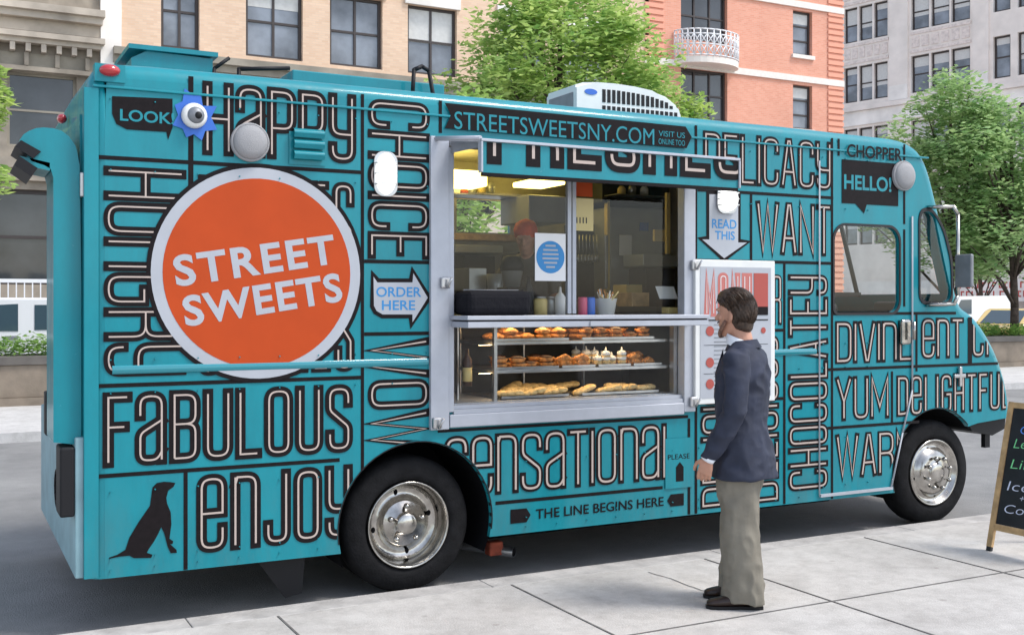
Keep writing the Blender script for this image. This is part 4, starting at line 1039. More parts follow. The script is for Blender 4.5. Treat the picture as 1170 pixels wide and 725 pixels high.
q = [at(x, y, yd-.03) for x, y in ((16, 188), (36, 202), (43, 192), (22, 178))]; mb.prism(q, yd-.03, yd+.38); mb.build('duct_lip', 'black')
mb = MB(); q = [at(x, y, yd) for x, y in ((22, 178), (43, 192), (57, 195), (57, 186), (40, 182))]; mb.prism(q, yd, yd+.35); mb.build('duct_flap', 'teal')
mb = MB(); a, b = at(51, 447, .9), at(60, 496, .9); mb.box(a[0], b[0], .85, .97, b[1], a[1], bev=.01); mb.box(b[0]-.01, XR-.01, .88, .94, a[1]-.12, a[1]-.05); mb.build('rear_handle', 'black')
mb = MB(); mb.cyl((at(61, 400, .9)[0], .9, 1.0), (at(61, 400, .9)[0], .9, 2.5), .02, n=8); mb.build('rear_rail', 'lgrey')
mb = MB(); mb.box(XR-.03, XR+.0, .02, .10, 2.30, 2.43, bev=.006); mb.build('rear_hinge', 'steel')
mb = MB(); zc = at(115, 77)[1]; mb.box(.73, .885, -.01, .08, zc-.075, zc+.02); mb.build('marker_base', 'teal')
mb = MB(); mb.ball((.805, -.012, zc-.015), (.055, .045, .033)); mb.ball((XR-.03, 1.0, 2.86), (.03, .05, .03)); mb.build('marker_light', 'red_lens')
# round speakers, lamps, dome camera
for (px, py, rx, rz_) in ((285, 163, .098, .105), (1031, 201, .105, .105)):
    mb = MB(); c = at(px, py); mb.lathe([(rx, 0), (rx, -.025), (rx*.93, -.04), (rx*.6, -.055), (.001, -.06)], (c[0], -.003, c[1]), 'y', 40); sp_ = mb.build('round_speaker', 'speaker')
    mb = MB(); mb.lathe([(rx+.012, 0), (rx+.012, -.02), (rx+.002, -.026), (rx-.003, -.018)], (c[0], -.003, c[1]), 'y', 40, caps=(0, 0)); mb.build('rim', 'speaker', sp_)
for (px, py) in ((439.5, 199), (829, 228)):
    c = at(px, py); mb = MB(); k = .062 if px < 500 else .075
    mb.ball((c[0], -.03, c[1]), (k, .06, .125 if px < 500 else .085), 0, 24, 16); l = mb.build('wall_lamp', 'lamp')
    mb = MB(); pts = rrect(c[0]-k-.012, c[0]+k+.012, c[1]-.135 if px < 500 else c[1]-.1, c[1]+.135 if px < 500 else c[1]+.1, .06); mb.prism(pts, -.022, -.004); mb.build('lamp_base', 'steel', l)
    mb = MB()
    for zz in (-.5, 0, .5):
        h_ = .125 if px < 500 else .085
        mb.tube([(c[0]-k-.008, -.015, c[1]+zz*h_), (c[0]-k*.7, -.085, c[1]+zz*h_), (c[0]+k*.7, -.085, c[1]+zz*h_), (c[0]+k+.008, -.015, c[1]+zz*h_)], .004, 6)
    mb.build('lamp_guard', 'plastic', l)
c = at(221, 133); mb = MB(); pts = []
rnd = random.Random(2)
for k in range(16):
    rr_ = (.145 if k % 2 else .10)*rnd.uniform(.85, 1.2); t = 2*math.pi*k/16; pts.append((c[0]+rr_*.8*math.cos(t), c[1]+rr_*math.sin(t)))
mb.prism(pts, -.010, -.007); mb.build('splash_decal', 'blue')
mb = MB(); mb.lathe([(.07, 0), (.07, -.02), (.06, -.035), (.045, -.04)], (c[0], -.011, c[1]), 'y', 28); dm = mb.build('dome_camera', 'plastic'); mb = MB(); mb.ball((c[0]+.004, -.045, c[1]), (.047, .035, .047)); mb.build('lens', 'alu_dark', dm); mb = MB(); mb.ball((c[0]+.012, -.075, c[1]-.004), (.02, .012, .02)); mb.build('pupil', 'black', dm)
# louvred vent
a, b = at(330, 150), at(372, 190); mb = MB(); mb.box(a[0], b[0], -.008, -.0065, b[1], a[1], 0)
for k in range(3):
    z = b[1]+.03+k*.062; n = 6
    for i in range(n):
        t0, t1 = math.pi/2*i/n, math.pi/2*(i+1)/n
        y0, z0 = -.045*math.sin(t0)-.007, z+.055-.03*(1-math.cos(t0)); y1, z1 = -.045*math.sin(t1)-.007, z+.055-.03*(1-math.cos(t1))
        mb.quad((a[0]+.02, y0, z0), (b[0]-.02, y0, z0), (b[0]-.02, y1, z1), (a[0]+.02, y1, z1))
    mb.quad((a[0]+.02, -.052, z+.025), (b[0]-.02, -.052, z+.025), (b[0]-.02, -.040, z), (a[0]+.02, -.040, z))
    mb.quad((a[0]+.02, -.040, z), (b[0]-.02, -.040, z), (b[0]-.02, -.009, z+.004), (a[0]+.02, -.009, z+.004), 1)
mb.build('louvre_vent', ['teal', 'ink'])
# ---- service hatch
XA, XB, ZA, ZB = 2.74, 4.59, 1.06, 2.72
mb = MB(); mb.box(2.665, 2.79, -.030, .05, .955, 2.76, bev=.006); mb.box(2.79, 2.825, -.022, .10, 1.06, 2.70, bev=.003); mb.build('hatch_jamb', 'alu')
xj = at(779, 300)[0]; xk = at(792, 300)[0]
mb = MB(); mb.box(xj, xk, -.030, .05, .98, 2.62, bev=.006); mb.build('hatch_jamb', 'alu')
mb = MB(); mb.box(2.792, xj-.002, -.034, .05, .965, 1.045, bev=.006); mb.box(2.826, xj-.002, -.018, .10, 1.046, 1.075); mb.prism([(0, 0)]*0 or [(2.826, 1.076), (xj-.002, 1.076), (xj-.002, 1.10), (2.826, 1.10)], -.004, .05); mb.build('hatch_sill', 'alu')
mb = MB(); mb.box(2.792, xj-.002, -.030, .05, 2.705, 2.76, bev=.005); mb.build('hatch_header', 'alu_dark')
mb = MB(); mb.box(2.80, 2.826, -.012, -.002, 1.7, 2.68); mb.build('hatch_seal', 'teal')
for (x, z) in ((2.755, 1.86), (2.70, 1.0), (xk-.03, 1.05), (xk-.02, 2.0)):
    mb = MB()
    mb.box(x-.03, x+.03, -.06, -.031, z-.035, z+.035, bev=.01); mb.cyl((x, -.07, z-.03), (x+.02, -.10, z+.03), .008, n=8); mb.build('latch', 'steel')
# raised hatch flap with hanging fascia
fa = at(551, 160, -.35); fb = at(843, 187, -.35); fz1 = 2.695; fz0 = 2.512; YF = -.35
mb = MB(); mb.box(fa[0], fb[0], YF, YF+.02, fz0, fz1); flap = mb.build('hatch_fascia', 'teal')
mb = MB(); mb.box(fa[0]-.012, fb[0]+.012, YF-.016, YF+.012, fz1+.001, fz1+.018, bev=.003); mb.box(fa[0]-.014, fa[0]-.001, YF-.016, YF+.03, fz0, fz1, bev=.003)
mb.box(fb[0]+.001, fb[0]+.014, YF-.016, YF+.03, fz0, fz1, bev=.003)
mb.prism([], 0, 0) if False else None
q = [(2.70, -.025, 2.745), (fa[0]-.01, YF, fz1+.02)]
mb.cyl(q[0], q[1], .015, n=8); mb.build('hatch_frame', 'alu')
mb = MB(); mb.quad((2.80, -.032, 2.735), (fa[0], YF+.01, fz1), (fb[0], YF+.01, fz1), (fb[0]-.1, -.032, 2.735)); mb.quad((2.80, -.033, 2.66), (2.80, -.032, 2.735), (fa[0], YF+.01, fz1), (fa[0], YF+.01, fz1-.03)); mb.build('hatch_flap', 'alu_dark')
mb = MB(); mb.box(fa[0], fb[0], YF-.004, YF+.022, fz0-.022, fz0-.001); mb.build('fascia_edge', 'ink')
xs2 = (at(556, 200, YF)[0], at(851, 200, YF)[0])
word('lettering', 'FRESHEs'.replace('s', 'S'), None, None, flap, .100, .020, Y=YF, gap=.22, rectm=(xs2[0], xs2[1], 2.563, 2.93), clip=[((0, 0, fz1-.002), (0, 0, 1)), ((fb[0]-.003, 0, 0), (1, 0, 0))])
# mullions, glass
mb = MB(); a, b = at(647, 300, .09), at(656, 300, .09); mb.box(a[0], a[0]+.028, .07, .10, 1.665, 2.70); mb.box(b[0]-.012, b[0]+.016, .09, .12, 1.665, 2.70); mb.build('window_mullion', 'alu')
mb = MB(); mb.box(2.84, a[0], .082, .086, 1.665, 2.70); mb.box(b[0]+.016, xj, .102, .106, 1.665, 2.70); mb.build('service_glass', 'glass')
# counter
mb = MB(); mb.box(2.80, at(811, 360, -.27)[0], -.27, .06, 1.632, 1.658, bev=.004); mb.box(2.806, at(811, 360, -.27)[0]-.004, -.264, .05, 1.585, 1.622, bev=.004); mb.box(2.82, 4.60, -.25, .05, 1.6225, 1.6315, 1)
mb.build('counter_shelf', ['alu', 'black']); mb = MB(); mb.box(2.826, xj, .061, .72, 1.60, 1.655); mb.build('inner_counter', 'steel')
mb = MB(); mb.box(at(668, 370, -.2)[0], at(690, 370, -.2)[0], -.272, -.266, 1.59, 1.62); mb.build('counter_tag', 'lgrey')
# display case
mb = MB(); mb.box(2.826, xj, .022, .028, 1.10, 1.584); mb.build('display_glass', 'glass')
x1 = at(565, 400, .1)[0]; x0s = at(541, 400, .1)[0]; x2 = at(765, 400, .1)[0]
mb = MB(); mb.box(x1-.022, x1, .06, .09, 1.09, 1.60); mb.box(x0s-.02, x0s-.01, .3, .32, 1.09, 1.6); mb.box(x2, x2+.03, .05, .1, 1.09, 1.60); mb.box(x2+.03, xj, .06, .07, 1.08, 1.60)
for k in range(3): mb.box(3.2+k*.5, 3.21+k*.5, .70, .72, 1.09, 1.6)
mb.build('case_posts', 'steel')
for z in (1.30, 1.485):
    mb = MB(); mb.box(x1, x2, .12, .68, z-.022, z, bev=.003); mb.build('case_shelf', 'steel')
mb = MB(); mb.box(2.826, xj, .05, .74, 1.05, 1.105); mb.box(2.80, xj, .745, .76, 1.05, 1.60, 1); mb.box(2.826, 2.84, .1, .74, 1.09, 1.6, 1); mb.build('case_floor', ['alu', 'interior_dark'])
mb = MB(); mb.box(3.1, 4.4, .16, .18, 1.590, 1.598); mb.box(3.1, 4.3, .18, .20, 1.4612, 1.4622); mb.box(3.1, 4.3, .18, .20, 1.2762, 1.2772); mb.build('case_lamp', 'case_light')
# interior of the kitchen
iy = W_-.05
sheet('kitchen_back_wall', [rect(.75, 5.6, .7, 3.0), backwin], iy, .01, 'interior')
mb = MB(); mb.box(.75, 5.6, .12, iy, 2.93, 2.94); mb.box(.75, 5.6, .64, iy-.6, .66, .70); mb.box(.74, .75, .04, iy, .7, 2.93); mb.box(5.60, 5.61, .04, iy, .7, 2.93)
mb.box(.75, 2.74, .038, .045, .92, 2.93); mb.box(4.62, 5.6, .038, .045, .92, 2.93); mb.box(3.2, 4.62, .038, .045, .7, 1.05); mb.build('kitchen_walls', 'interior')
def box_px(name, x0, x1, y0, y1, Y, d, m, bev=.01):
    a, b = at(x0, y0, Y), at(x1, y1, Y); mb = MB(); mb.box(a[0], b[0], Y, Y+d, b[1], a[1], bev=bev); return mb.build(name, m)
box_px('ceiling_lamp', 516, 557, 193, 213, 1.5, .4, 'lamp_yellow'); box_px('ceiling_lamp', 612, 646, 203, 211, 1.5, .4, 'lamp_yellow')
box_px('extractor_hood', 604, 648, 222, 255, 1.5, .5, 'fridge'); box_px('window_ledge', 517, 592, 266, 276, 2.0, .15, 'wood')
box_px('oven', 530, 566, 291, 345, 1.9, .28, 'interior_dark'); box_px('oven_top', 520, 575, 279, 290, 1.85, .3, 'fridge')
box_px('cupboard', 688, 765, 206, 235, 1.5, .6, 'interior_dark'); box_px('fridge', 697, 769, 236, 420, 1.55, .6, 'fridge'); box_px('fridge_handle', 692, 696, 268, 330, 1.5, .03, 'steel')
box_px('shelf_unit', 735, 775, 290, 305, 1.2, .3, 'fridge'); box_px('wall_pipe', 762, 766, 220, 290, 1.0, .03, 'paper_yellow', .002); box_px('wall_switch', 748, 762, 262, 276, 1.2, .03, 'paper_yellow', .004)
o = box_px('blue_sticker', 731, 741, 254, 264, 1.545, .004, 'blue', 0); box_px('dark_doorway', 658, 690, 255, 345, 1.8, .2, 'interior_dark'); box_px('shelf_box', 738, 772, 306, 350, 1.3, .4, 'interior_dark')
for (nm, q, m) in (('upper_shelf', (520, 600, 221, 225, 1.7, .3), 'steel'), ('wall_rack', (596, 650, 300, 304, 1.6, .3), 'steel'), ('wall_shelf', (705, 760, 222, 224, 1.3, .2), 'steel'), ('coffee_machine', (592, 612, 288, 322, 1.4, .3), 'interior_dark'), ('steel_bin', (536, 556, 306, 345, 1.3, .3), 'fridge'), ('menu_card', (708, 722, 268, 292, 1.5, .01), 'paper'), ('doorway_frame', (694, 697, 225, 350, 1.5, .05), 'paper_yellow'), ('counter_box', (716, 734, 325, 348, 1.0, .2), 'paper_yellow'), ('counter_box', (722, 742, 334, 350, .6, .2), 'wood')):
    box_px(nm, *q, m, .004)
for (px_, py0, py1, Yk, m) in ((524, 207, 220, 1.75, 'paper'), (533, 209, 220, 1.75, 'menu_red'), (543, 206, 220, 1.75, 'fridge'), (553, 210, 220, 1.75, 'paper_yellow'), (564, 208, 220, 1.75, 'fridge'), (600, 288, 299, 1.65, 'paper'), (612, 290, 299, 1.65, 'blue'), (622, 287, 299, 1.65, 'paper'), (714, 212, 222, 1.35, 'paper_yellow'), (726, 210, 222, 1.35, 'steel'), (740, 212, 222, 1.35, 'paper')):
    a, b = at(px_, py1, Yk), at(px_, py0, Yk); mb = MB(); r0 = .035; mb.lathe([(r0, 0), (r0, (b[1]-a[1])*.7), (r0*.5, (b[1]-a[1])), (r0*.4, (b[1]-a[1])*1.02)], (a[0], Yk+.05, a[1]), 'z', 14); mb.build('canister', m)
mb = MB()
for k in range(6):
    a = at(662+k*4, 268, 1.7); mb.cyl((a[0], 1.7, a[1]), (a[0], 1.7, a[1]-.18), .006, n=6); mb.ball((a[0], 1.7, a[1]-.2), (.025, .008, .035), 0, 10, 6)
mb.build('utensil_rail', 'steel')
# ---- roof gear
def roofY(px, py, Y): return at(px, py, Y)
ya = .75
pr = [at(*p, ya) for p in ((659, 119), (659, 96), (668, 93.5), (682, 94), (702, 95.5), (725, 99), (745, 103.5), (762, 110), (774, 120), (784, 134))]
pr = [(x, max(z, 3.05)) for x, z in pr]; pr[0] = (pr[0][0], 3.05); pr[-1] = (pr[-1][0], 3.05)
ye = ya+.45
mb = MB(); mb.prism(pr, ya, ye); es = [e for e in mb.b.edges if e.verts[0].co.z > 3.08 and e.verts[1].co.z > 3.08 and abs((e.verts[0].co-e.verts[1].co).y) < .4]
bmesh.ops.bevel(mb.b, geom=es, offset=.022, segments=3, affect='EDGES'); ac = mb.build('air_conditioner', 'plastic')
mb = MB()
def topz(x):
    for (a, b) in zip(pr, pr[1:]):
        if a[0] <= x <= b[0] and b[0] > a[0]: return a[1]+(b[1]-a[1])*(x-a[0])/(b[0]-a[0])
    return 3.05
xs0, xs1 = at(690, 110, ya)[0], at(772, 110, ya)[0]
for k in range(16):
    x = xs0+(xs1-xs0)*k/15; zt = topz(x)-.05
    for (z0, z1) in ((3.24, zt), (3.09, 3.215)):
        z1 = min(z1, zt)
        if z1-z0 > .02: mb.box(x-.014, x+.014, ya-.004, ya+.01, z0, z1)
mb.build('grille', 'black', ac)
xe = pr[1][0]
mb = MB(); mb.box(xe-.006, xe+.01, ya+.05, ye-.04, 3.08, pr[1][1]-.05, bev=.003); mb.build('end_panel', 'alu_dark', ac)
mb = MB(); c = at(675, 105, ya); mb.prism([(c[0]+.055*math.cos(2*math.pi*k/20), c[1]+.022*math.sin(2*math.pi*k/20)) for k in range(20)], ya-.005, ya+.002); mb.build('badge', 'blue', ac)
ya = 1.2
mb = MB(); q = [at(*p, ya) for p in ((150, 66), (168, 58), (243, 68), (262, 70))]; z = 3.07
mb.prism([(q[0][0], z), (q[0][0], q[0][1]), q[1], (q[2][0], q[1][1]-.01), (q[2][0], z)], ya, ya+.6); mb.build('roof_locker', 'teal')
mb = MB(); mb.box(q[0][0]-.02, q[2][0]+.03, ya-.03, ya+.63, q[1][1]-.0, q[1][1]+.03); mb.build('locker_lid', 'teal')
a, b = at(334, 78, ya), at(508, 98, ya); mb = MB(); mb.box(a[0], b[0], ya, ya+.6, 3.07, (a[1]+b[1])/2, bev=.01); mb.build('roof_locker', 'teal')
def rp(px, py): x, z = at(px, py, 1.1); return (x, 1.1, z)
mb = MB(); mb.tube([(rp(273, 86)[0], 1.1, 3.06), rp(273, 79), rp(331, 78)], .014, 8)
t = rp(475, 76); mb.tube([(rp(471, 90)[0], 1.1, 3.2), rp(473, 80), rp(482, 76), rp(490, 81), (rp(500, 95)[0], 1.1, 3.06)], .016, 8); mb.tube([(rp(262, 60)[0], 1.1, 3.36), (rp(245, 70)[0], 1.1, 3.28), (rp(240, 72)[0], 1.1, 3.06)], .012, 8); mb.build('roof_pipe', 'black')
# ---- menu board on the side
mx0, mx1 = at(793, 300, -.04)[0], at(884, 300, -.04)[0]; mz1, mz0 = 2.04, 1.03
mb = MB(); mb.box(mx0, mx1, -.055, -.012, mz0, mz1, bev=.006); men = mb.build('menu_board', 'plastic')
mb = MB(); mb.box(mx0+.04, mx1-.04, -.0575, -.0555, mz0+.04, mz1-.05, bev=0); mb.build('sheet', 'lgrey', men)
ww = mx1-mx0; 
word('menu_lettering', 'MeNU', None, None, men, .050, .006, Y=-.0555, gap=.25, rectm=(mx0+.07, mx0+ww*.70, mz1-.40, mz1-.09), letter_mats=('menu_pink', 'paper'))
mb = MB(); mb.box(mx0+ww*.72, mx1-.07, -.0605, -.058, mz1-.38, mz1-.09, 0); mb.box(mx0+.07, mx1-.07, -.0603, -.058, mz1-.428, mz1-.42, 1); mb.box(mx0+ww*.72, mx1-.07, -.0607, -.0606, mz1-.39, mz1-.33, 1)
for k, (u, zz) in enumerate(((.13, -.50), (.13, -.72), (.13, -.87), (.80, -.50), (.80, -.72))):
    r0 = .035 if u < .5 else .022
    disc(mb, mx0+ww*u+.03, mz1+zz, r0, -.0605, 0, 24)
for zz in (-.60, -.80): mb.box(mx0+.07, mx1-.07, -.0590, -.058, mz1+zz, mz1+zz+.003, 1)
rnd = random.Random(4)
for k in range(17):
    z = mz1-.46-.03*k
    if z < mz0+.07: break
    mb.box(mx0+.16, mx0+.16+rnd.uniform(.16, .26), -.0592, -.058, z, z+.007, 2)
mb.build('menu_print', ['menu_red', 'ink', 'alu_dark'], men)
# ---- parent everything to the truck
T = thing('food_truck', 'teal food truck covered in black lettering with an orange round sign and open window', 'food truck', ((XR+xf)/2, W_/2, -.05))
for o in list(bpy.data.objects):
    if o not in _before and o.parent is None and o is not T: P(o, T)

# ================================================================== THINGS ON AND IN THE TRUCK
def pp(px, py, Y): x, z = at(px, py, Y); return Vector((x, Y, z))
ZC = 1.6585
# bag
xa, xb = at(514, 340, .0)[0], at(592, 340, .0)[0]; xa = 2.84
mb = MB(); mb.box(xa, xb+.0, -.20, .055, ZC, ZC+.155, bev=.045); bag = mb.build('bag', 'bag_cloth'); tag(bag, 'black soft case lying on the left end of the service counter', 'bag')
mb = MB(); mb.tube([(xa+.03, -.06, ZC+.157), (xb-.03, -.06, ZC+.157)], .005, 6); z = mb.build('zip', 'alu_dark', bag)
def lathe_thing(name, label, cat, prof, x, y, z, m, lid=None, group=None, parts=()):
    mb = MB(); mb.lathe(prof, (0, 0, 0), 'z', 24); o = mb.build(name, m); o.location = (x, y, z); tag(o, label, cat, group)
    for (pn, pf, pm) in parts:
        mb = MB(); mb.lathe(pf, (0, 0, 0), 'z', 24); mb.build(pn, pm, o)
    return o
cup = [(.030, 0), (.036, .11), (.038, .112)]
ZI = 1.656
def ix(px, Y=.25): return at(px, 300, Y)[0]
lathe_thing('bottle', 'white squeeze bottle on the counter left of the pink can', 'bottle', [(.035, 0), (.036, .12), (.02, .145), (.012, .15), (.008, .19)], ix(640), .25, ZI, 'paper')
lathe_thing('can', 'pink drinks can on the service counter', 'can', [(.03, 0), (.033, .006), (.033, .11), (.027, .12)], ix(663), .22, ZI, 'pink_can')
lathe_thing('can', 'blue drinks can beside the pink one on the counter', 'can', [(.03, 0), (.033, .006), (.033, .11), (.027, .12)], ix(672), .22, ZI, 'blue')
lathe_thing('bottle', 'dark brown bottle standing just right of the coffee grinder', 'bottle', [(.035, 0), (.035, .16), (.014, .21), (.013, .25)], ix(604, .3), .3, ZI, 'interior_dark')
lathe_thing('jar', 'clear jar of pale sweets on the counter below the white poster', 'jar', [(.05, 0), (.05, .10), (.04, .11)], ix(617, .3), .3, ZI, 'paper_yellow', parts=[('lid', [(.043, .111), (.043, .125)], 'steel')])
lathe_thing('jar', 'clear jar with steel lid nearest the white squeeze bottle', 'jar', [(.045, 0), (.045, .10), (.04, .11)], ix(630, .32), .32, ZI, 'fridge', parts=[('lid', [(.043, .111), (.043, .125)], 'steel')])
# tub of cutlery
tb = lathe_thing('tub', 'grey plastic tub on the counter holding paper wrapped sticks', 'tub', [(.065, 0), (.085, .11), (.09, .112), (.082, .11)], ix(692), .26, ZI, 'plastic')
ck = thing('stick_bundle', 'bundle of wrapped sticks and packets standing in the grey tub', 'cutlery', (ix(692), .26, ZI)); rnd = random.Random(3); mb = MB()
for k in range(22):
    a, r = rnd.random()*6.28, rnd.random()*.055; v = Vector((r*math.cos(a), r*math.sin(a), .05)); e = v*1.0+Vector((rnd.gauss(0, .03), rnd.gauss(0, .03), .07+.06*rnd.random()))
    mb.cyl(v, e, .005, n=6, mi=k % 3)
mb.build('sticks', ['paper', 'paper_yellow', 'pastry'], ck)
tr_ = thing('paper_holder', 'clear acrylic holder with white paper at the right end of the counter', 'holder', (ix(764), .2, ZI))
mb = MB(); mb.box(-.10, .10, -.06, .06, 0, .10); mb.build('case', 'glass', tr_); mb = MB(); mb.quad((-.1, .02, .11), (.06, .02, .11), (.05, .06, .20), (-.11, .06, .20)); mb.build('paper', 'paper', tr_)
mb = MB(); mb.box(-.07, .08, -.04, .04, .005, .05, bev=.005); mb.build('napkins', 'paper_yellow', tr_)
# grinder / brewer
gx = at(585, 300, .55)[0]; gd = thing('coffee_grinder', 'black topped coffee grinder on the inner counter behind the black bag', 'grinder', (gx, .55, ZI))
mb = MB(); mb.box(-.07, .07, -.07, .07, .0, .16, bev=.01); mb.build('base', 'steel', gd); mb = MB(); mb.box(-.08, .08, -.08, .08, .16, .19, bev=.008); mb.build('collar', 'black', gd)
mb = MB(); mb.lathe([(.055, .19), (.075, .30), (.08, .302)], (0, 0, 0), 'z', 24); mb.build('hopper', 'fridge', gd); mb = MB(); mb.lathe([(.085, .303), (.085, .34), (.06, .40), (.03, .41)], (0, 0, 0), 'z', 24); mb.build('lid', 'black', gd)
bl = thing('blender', 'grey blender on the back shelf left of the coffee grinder', 'blender', (at(566, 300, 1.2)[0], 1.2, ZI)); mb = MB(); mb.lathe([(.07, 0), (.06, .1)], (0, 0, 0), 'z', 20); mb.build('base', 'black', bl); mb = MB(); mb.lathe([(.05, .1), (.07, .3)], (0, 0, 0), 'z', 20); mb.build('jug', 'fridge', bl)
# poster and papers hanging on the service glass
yy = .076; a, b = at(611, 266, yy), at(646, 321, yy)
mb = MB(); mb.box(a[0], b[0], yy-.003, yy, b[1], a[1]); po = mb.build('poster', 'paper'); tag(po, 'white poster with a blue disc of small text taped to the service glass', 'poster')
mb = MB(); cxp, czp = (a[0]+b[0])/2, (a[1]+b[1])/2+.0; disc(mb, cxp, czp, (b[0]-a[0])*.46, yy-.0042, 0, 36); mb.build('disc', 'poster_blue', po, norm=False)
mb = MB()
for k in range(6): 
    ww_ = (.07, .10, .11, .11, .09, .06)[k]; zz = czp+.075-k*.028; mb.box(cxp-ww_/2*1.1, cxp+ww_/2*1.1, yy-.0055, yy-.0044, zz-.006, zz+.006)
mb.build('text_lines', 'lgrey', po)
yy = .13; a, b = at(657, 226, yy), at(678, 264, yy); mb = MB(); mb.box(a[0], b[0], yy, yy+.004, b[1], a[1]); o = mb.build('notice', 'paper_yellow'); tag(o, 'large yellowed paper notice hanging behind the service glass', 'notice')
mb = MB()
for k in range(4): mb.box(a[0]+.01+k*.025, a[0]+.018+k*.025, yy-.002, yy-.0005, b[1]+.05, b[1]+.09)
mb.build('print', 'ink', o)
a, b = at(657, 206, yy), at(677, 225, yy); mb = MB(); mb.box(a[0], b[0], yy, yy+.004, b[1], a[1]); o = mb.build('notice', 'orange'); tag(o, 'small orange paper notice hanging above the yellowed one', 'notice')
# pastries on trays
def shell(c, rx, ry, rz, mi, mb, rnd):
    q = Matrix.Rotation(rnd.random()*3, 3, 'Z') @ Matrix.Rotation(rnd.uniform(-.25, .25), 3, 'X'); mb.ball(c, (rx, ry, rz), mi, 12, 8, q)
PX0, PX1 = x1+.03, x2-.04
ORD = ['leftmost', 'second from the left', 'third from the left', 'fourth from the left', 'fifth from the left', 'sixth from the left', 'seventh from the left']
def tray(label, what, z, x0, x1_, kind, seed, n, where):
    rnd = random.Random(seed); t = thing('tray', label, 'tray', ((x0+x1_)/2, .38, z)); hw = (x1_-x0)/2
    mb = MB(); mb.box(-hw, hw, -.24, .24, .0, .006); mb.box(-hw, hw, -.244, -.236, .0, .016); mb.build('plate', 'steel', t)
    for k in range(n):
        mb = MB(); pxx = x0+(x1_-x0)*(k+.5)/n+rnd.uniform(-.01, .01); w_ = (x1_-x0)/n*.5; w_ = min(w_, .062)
        for row, yy in enumerate((.20, .34, .48)):
            if row and rnd.random() < .4: continue
            yy += rnd.uniform(-.02, .02)
            for lay in range((2 if rnd.random() < .55 else 1) if kind != 'flat' else 1):
                zz = z+.016+lay*.034; ox = rnd.uniform(-.012, .012)
                if kind == 'crois':
                    for j in range(7):
                        u = (j-3)/3; mb.ball((pxx+ox+u*w_, yy+.03*u*u, zz+.014-.012*abs(u)), (.024*(1.15-.6*abs(u)),)*3, 0, 10, 7)
                elif kind == 'tart': mb.lathe([(w_*.7, 0), (w_, .030), (w_*.9, .028), (.001, .032)], (pxx+ox, yy, zz-.01), 'z', 14, 0); mb.ball((pxx+ox, yy, zz+.02), (w_*.8, w_*.8, .016), 1, 12, 6)
                elif kind == 'cup': mb.lathe([(.024, 0), (.033, .032)], (pxx, yy, zz-.01), 'z', 12, 1); mb.ball((pxx, yy, zz+.036), (.034, .034, .02), 0, 12, 8); mb.cyl((pxx, yy, zz+.05), (pxx, yy, zz+.08), .010, .001, 8, 0)
                elif kind == 'flat':
                    q = Matrix.Rotation(rnd.uniform(-.35, .35), 3, 'Z') @ Matrix.Rotation(rnd.uniform(-.25, .25), 3, 'Y')
                    for j in range(3): mb.ball(Vector((pxx+ox, yy, zz+.012+.008*row))+q @ Vector(((j-1)*.05, 0, .003*j)), (.05, .042, .022), 0, 14, 8, q)
                else: mb.ball((pxx+ox, yy, zz+.010), (w_, w_, .021), 0, 12, 8); mb.ball((pxx+ox, yy, zz+.024), (w_*.55, w_*.55, .012), 1 if lay else 0, 10, 6)
        mats = {'crois': ['pastry', 'choc'], 'tart': ['pastry', 'choc'], 'cup': ['paper', 'pastry_pale'], 'flat': ['pastry_pale', 'pastry'], 'round': ['pastry', 'pastry_pale']}[kind]
        o = mb.build('pastry', mats); ccc = Vector((pxx, .35, z)); o.data.transform(Matrix.Translation(-ccc)); o.location = ccc
        tag(o, what+' '+where+', '+ORD[k], 'pastry', what+' '+where)
Lx = PX1-PX0
tray('steel tray of round golden buns at the left of the top shelf', 'round golden buns', 1.487, PX0, PX0+Lx*.42, 'round', 1, 5, 'on the top shelf')
tray('steel tray of small tarts at the right of the top shelf', 'small dark filled tarts', 1.487, PX0+Lx*.5, PX0+Lx*.95, 'tart', 2, 5, 'on the top shelf')
tray('steel tray of dark topped tarts at the left of the middle shelf', 'dark topped tarts', 1.302, PX0, PX0+Lx*.36, 'tart', 3, 4, 'on the middle shelf')
tray('steel tray of croissants at the centre of the middle shelf', 'brown croissants', 1.302, PX0+Lx*.38, PX0+Lx*.58, 'crois', 4, 2, 'at the centre of the middle shelf')
tray('steel tray of cupcakes with pale peaked icing on the middle shelf', 'cupcakes with pale peaked icing', 1.302, PX0+Lx*.60, PX0+Lx*.80, 'cup', 5, 4, 'on the middle shelf')
tray('steel tray of croissants at the right end of the middle shelf', 'brown croissants', 1.302, PX0+Lx*.82, PX0+Lx*1.0, 'crois', 6, 2, 'at the right end of the middle shelf')
tray('steel tray of long flat breads on the left of the case floor', 'long flat breads', 1.112, PX0+.04, PX0+Lx*.42, 'flat', 7, 3, 'left on the case floor')
tray('steel tray of long flat breads on the right of the case floor', 'long flat breads', 1.112, PX0+Lx*.50, PX0+Lx*.98, 'flat', 8, 4, 'right on the case floor')
lathe_thing('bottle', 'small bottle with a cream label in the left corner of the display case', 'bottle', [(.03, 0), (.03, .17), (.012, .2), (.012, .24)], at(534, 400, .2)[0], .2, 1.2, 'choc', parts=[('label', [(.0315, .03), (.0315, .12)], 'paper_yellow')])
